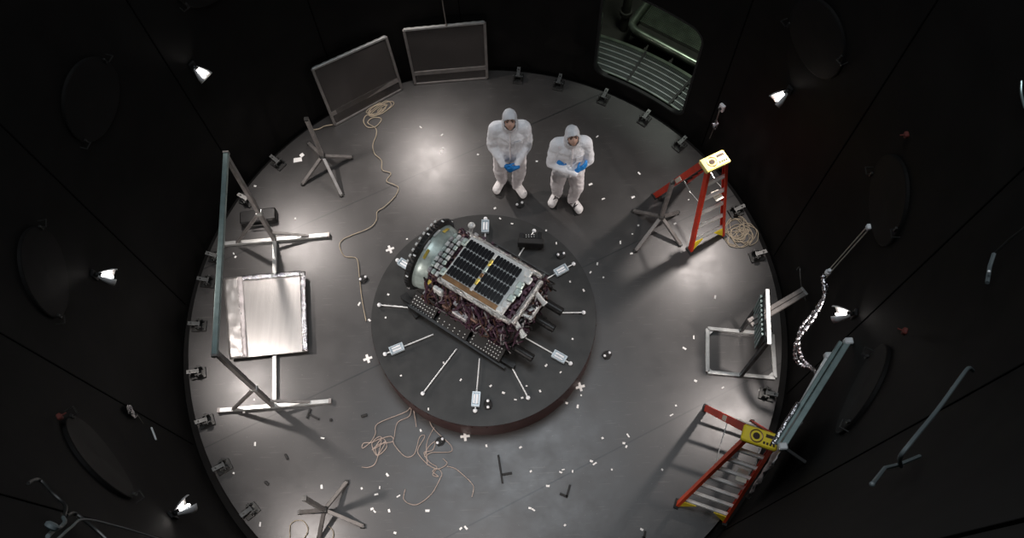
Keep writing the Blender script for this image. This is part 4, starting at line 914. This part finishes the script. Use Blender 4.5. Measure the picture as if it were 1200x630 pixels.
    # collar and zip
    m_ = MB(); m_.lathe([(.082 * k, -.02), (.092 * k, .0), (.088 * k, .045), (.078 * k, .05)], X(0, -.0, 1.455), X(0, -.01, 1.6) - X(0, 0, 1.455), 24); co = m_.build('collar', 'suit', t, True); md = co.modifiers.new('thickness', 'SOLIDIFY'); md.thickness = .006
    m_ = MB(); zp = [X(0, -.095, 1.46), X(0, -.135, 1.36), X(0, -.143, 1.26), X(0, -.139, 1.14), X(0, -.138, 1.0), X(0, -.125, .88)]; m_.tube(spline(zp, 5), .009, 6); m_.build('zip_flap', 'suit_lower', t, True)
    m_ = MB(); m_.bar(X(.05, -.138, 1.27), X(.13, -.112, 1.27), .004, .11, ez); m_.build('chest_pocket', 'suit', t)
    m_ = MB(); m_.lathe([(.158 * k, 0), (.166 * k, .02), (.158 * k, .045)], X(0, 0, 1.0), ez, 32)
    # boots
    for f, dr, nm in ((V(fl), -.085, 0), (V(fr), .085, 1)):
        toe = f; heel = f + V((-dr * .95, .20, 0)); m_ = MB(); m_.cap(heel + ez * .05, toe + V((0, .05, .05)), .054, .056); m_.cap(heel + V((dr * .15, -.02, .05)), heel + V((dr * .2, -.03, .16)), .056, .068); m_.cap(toe + V((0, .05, .05)), toe + V((0, .03, .035)), .056, .042)
        for v in m_.v: v.z = max(v.z, .004)
        b = bake('boot_cover', m_, .01, 'boot_white', t, 3)
        m_ = MB(); q0 = heel.lerp(toe, .5)
        m_.box(heel.lerp(toe, .45) + ez * .006, (.085, .25, .012), M.Rotation(dr * 3, 3, 'Z'), .004); m_.build('sole', 'black_matte', b)
        if boots_dark:
            m_ = MB()
            for f_ in (.35, .62):
                c = heel.lerp(toe, f_); r = .056 - .006 * f_; m_.tube([c + V((r * 1.02 * math.cos(a), .02 * math.sin(2 * a), .046 + r * 1.02 * math.sin(a))) for a in [R_(10 + 16 * i) for i in range(11)]], .008, 6)
            c = heel.lerp(toe, .48); m_.tube([c + V((-.03, -.05, .094)), c + V((0, 0, .103)), c + V((.03, .05, .10))], .008, 6); m_.build('strap', 'strap_black', b)
    for g in gloves:
        m_ = MB(); hand(m_, X(*g[0]), rz @ V(g[1]), rz @ V(g[2]), g[3], g[4]); gl = bake('glove', m_, .0055, 'glove_blue', t, 2)
    return t
f1l, f1r = at(582.5, 228), at(613, 233); b1 = (f1l + f1r) / 2 + V((.0, .10, 0))
person('person in white coverall, hands clasped low in front, standing left of the other', (b1.x, b1.y, 0), R_(0), 1.74, f1l, f1r,
       (((-.205, -.03, 1.13), (-.085, -.19, .955)), ((.205, -.03, 1.13), (.08, -.19, .955))),
       (((-.062, -.205, .945), (1, -.2, -.55), (.1, 1, 0), 1, .6), ((.058, -.232, .94), (-1, -.1, -.45), (-.1, 1, -.2), -1, .65)), (.02, 0), 0, R_(22), False, 'hair_tan')
f2l, f2r = at(647, 244), at(678.5, 251); b2 = (f2l + f2r) / 2 + V((0, .11, 0))
person('person in white coverall with arms folded, black straps on the boots, standing on the right', (b2.x, b2.y, 0), R_(2), 1.72, f2l, f2r,
       (((-.215, -.06, 1.13), (.04, -.205, 1.10)), ((.215, -.06, 1.13), (-.045, -.165, 1.07))),
       (((.06, -.185, 1.125), (1, .30, .45), (.1, 1, .1), 1, .35), ((-.075, -.125, 1.10), (-.75, .30, 1), (-.1, 1, .1), -1, .25)), (.01, 0), R_(4), R_(20), True, 'hair_tan')
# ================================================================== LIGHT FROM BEYOND AND WORLD
L = bpy.data.lights.new('gallery_lamp', 'AREA'); L.energy = 60; L.color = (.92, 1, .88); L.size = .8; lo = bpy.data.objects.new('gallery_lamp', L); C.objects.link(lo); lo.location = tp(-.1, 4.05, 4.0)
w = bpy.data.worlds.new('world'); S.world = w; w.use_nodes = True; w.node_tree.nodes['Background'].inputs[0].default_value = (.75, .85, .9, 1); w.node_tree.nodes['Background'].inputs[1].default_value = .02
L = bpy.data.lights.new('hall_lamp', 'AREA'); L.energy = 400; L.color = (.88, .94, 1); L.size = 4; lo = bpy.data.objects.new('hall_lamp', L); C.objects.link(lo); lo.location = (0, .8, 13)
vs_ = S.view_settings; vs_.view_transform = 'Standard'; vs_.look = 'None'; vs_.gamma = 1; vs_.exposure = 0; vs_.use_curve_mapping = False
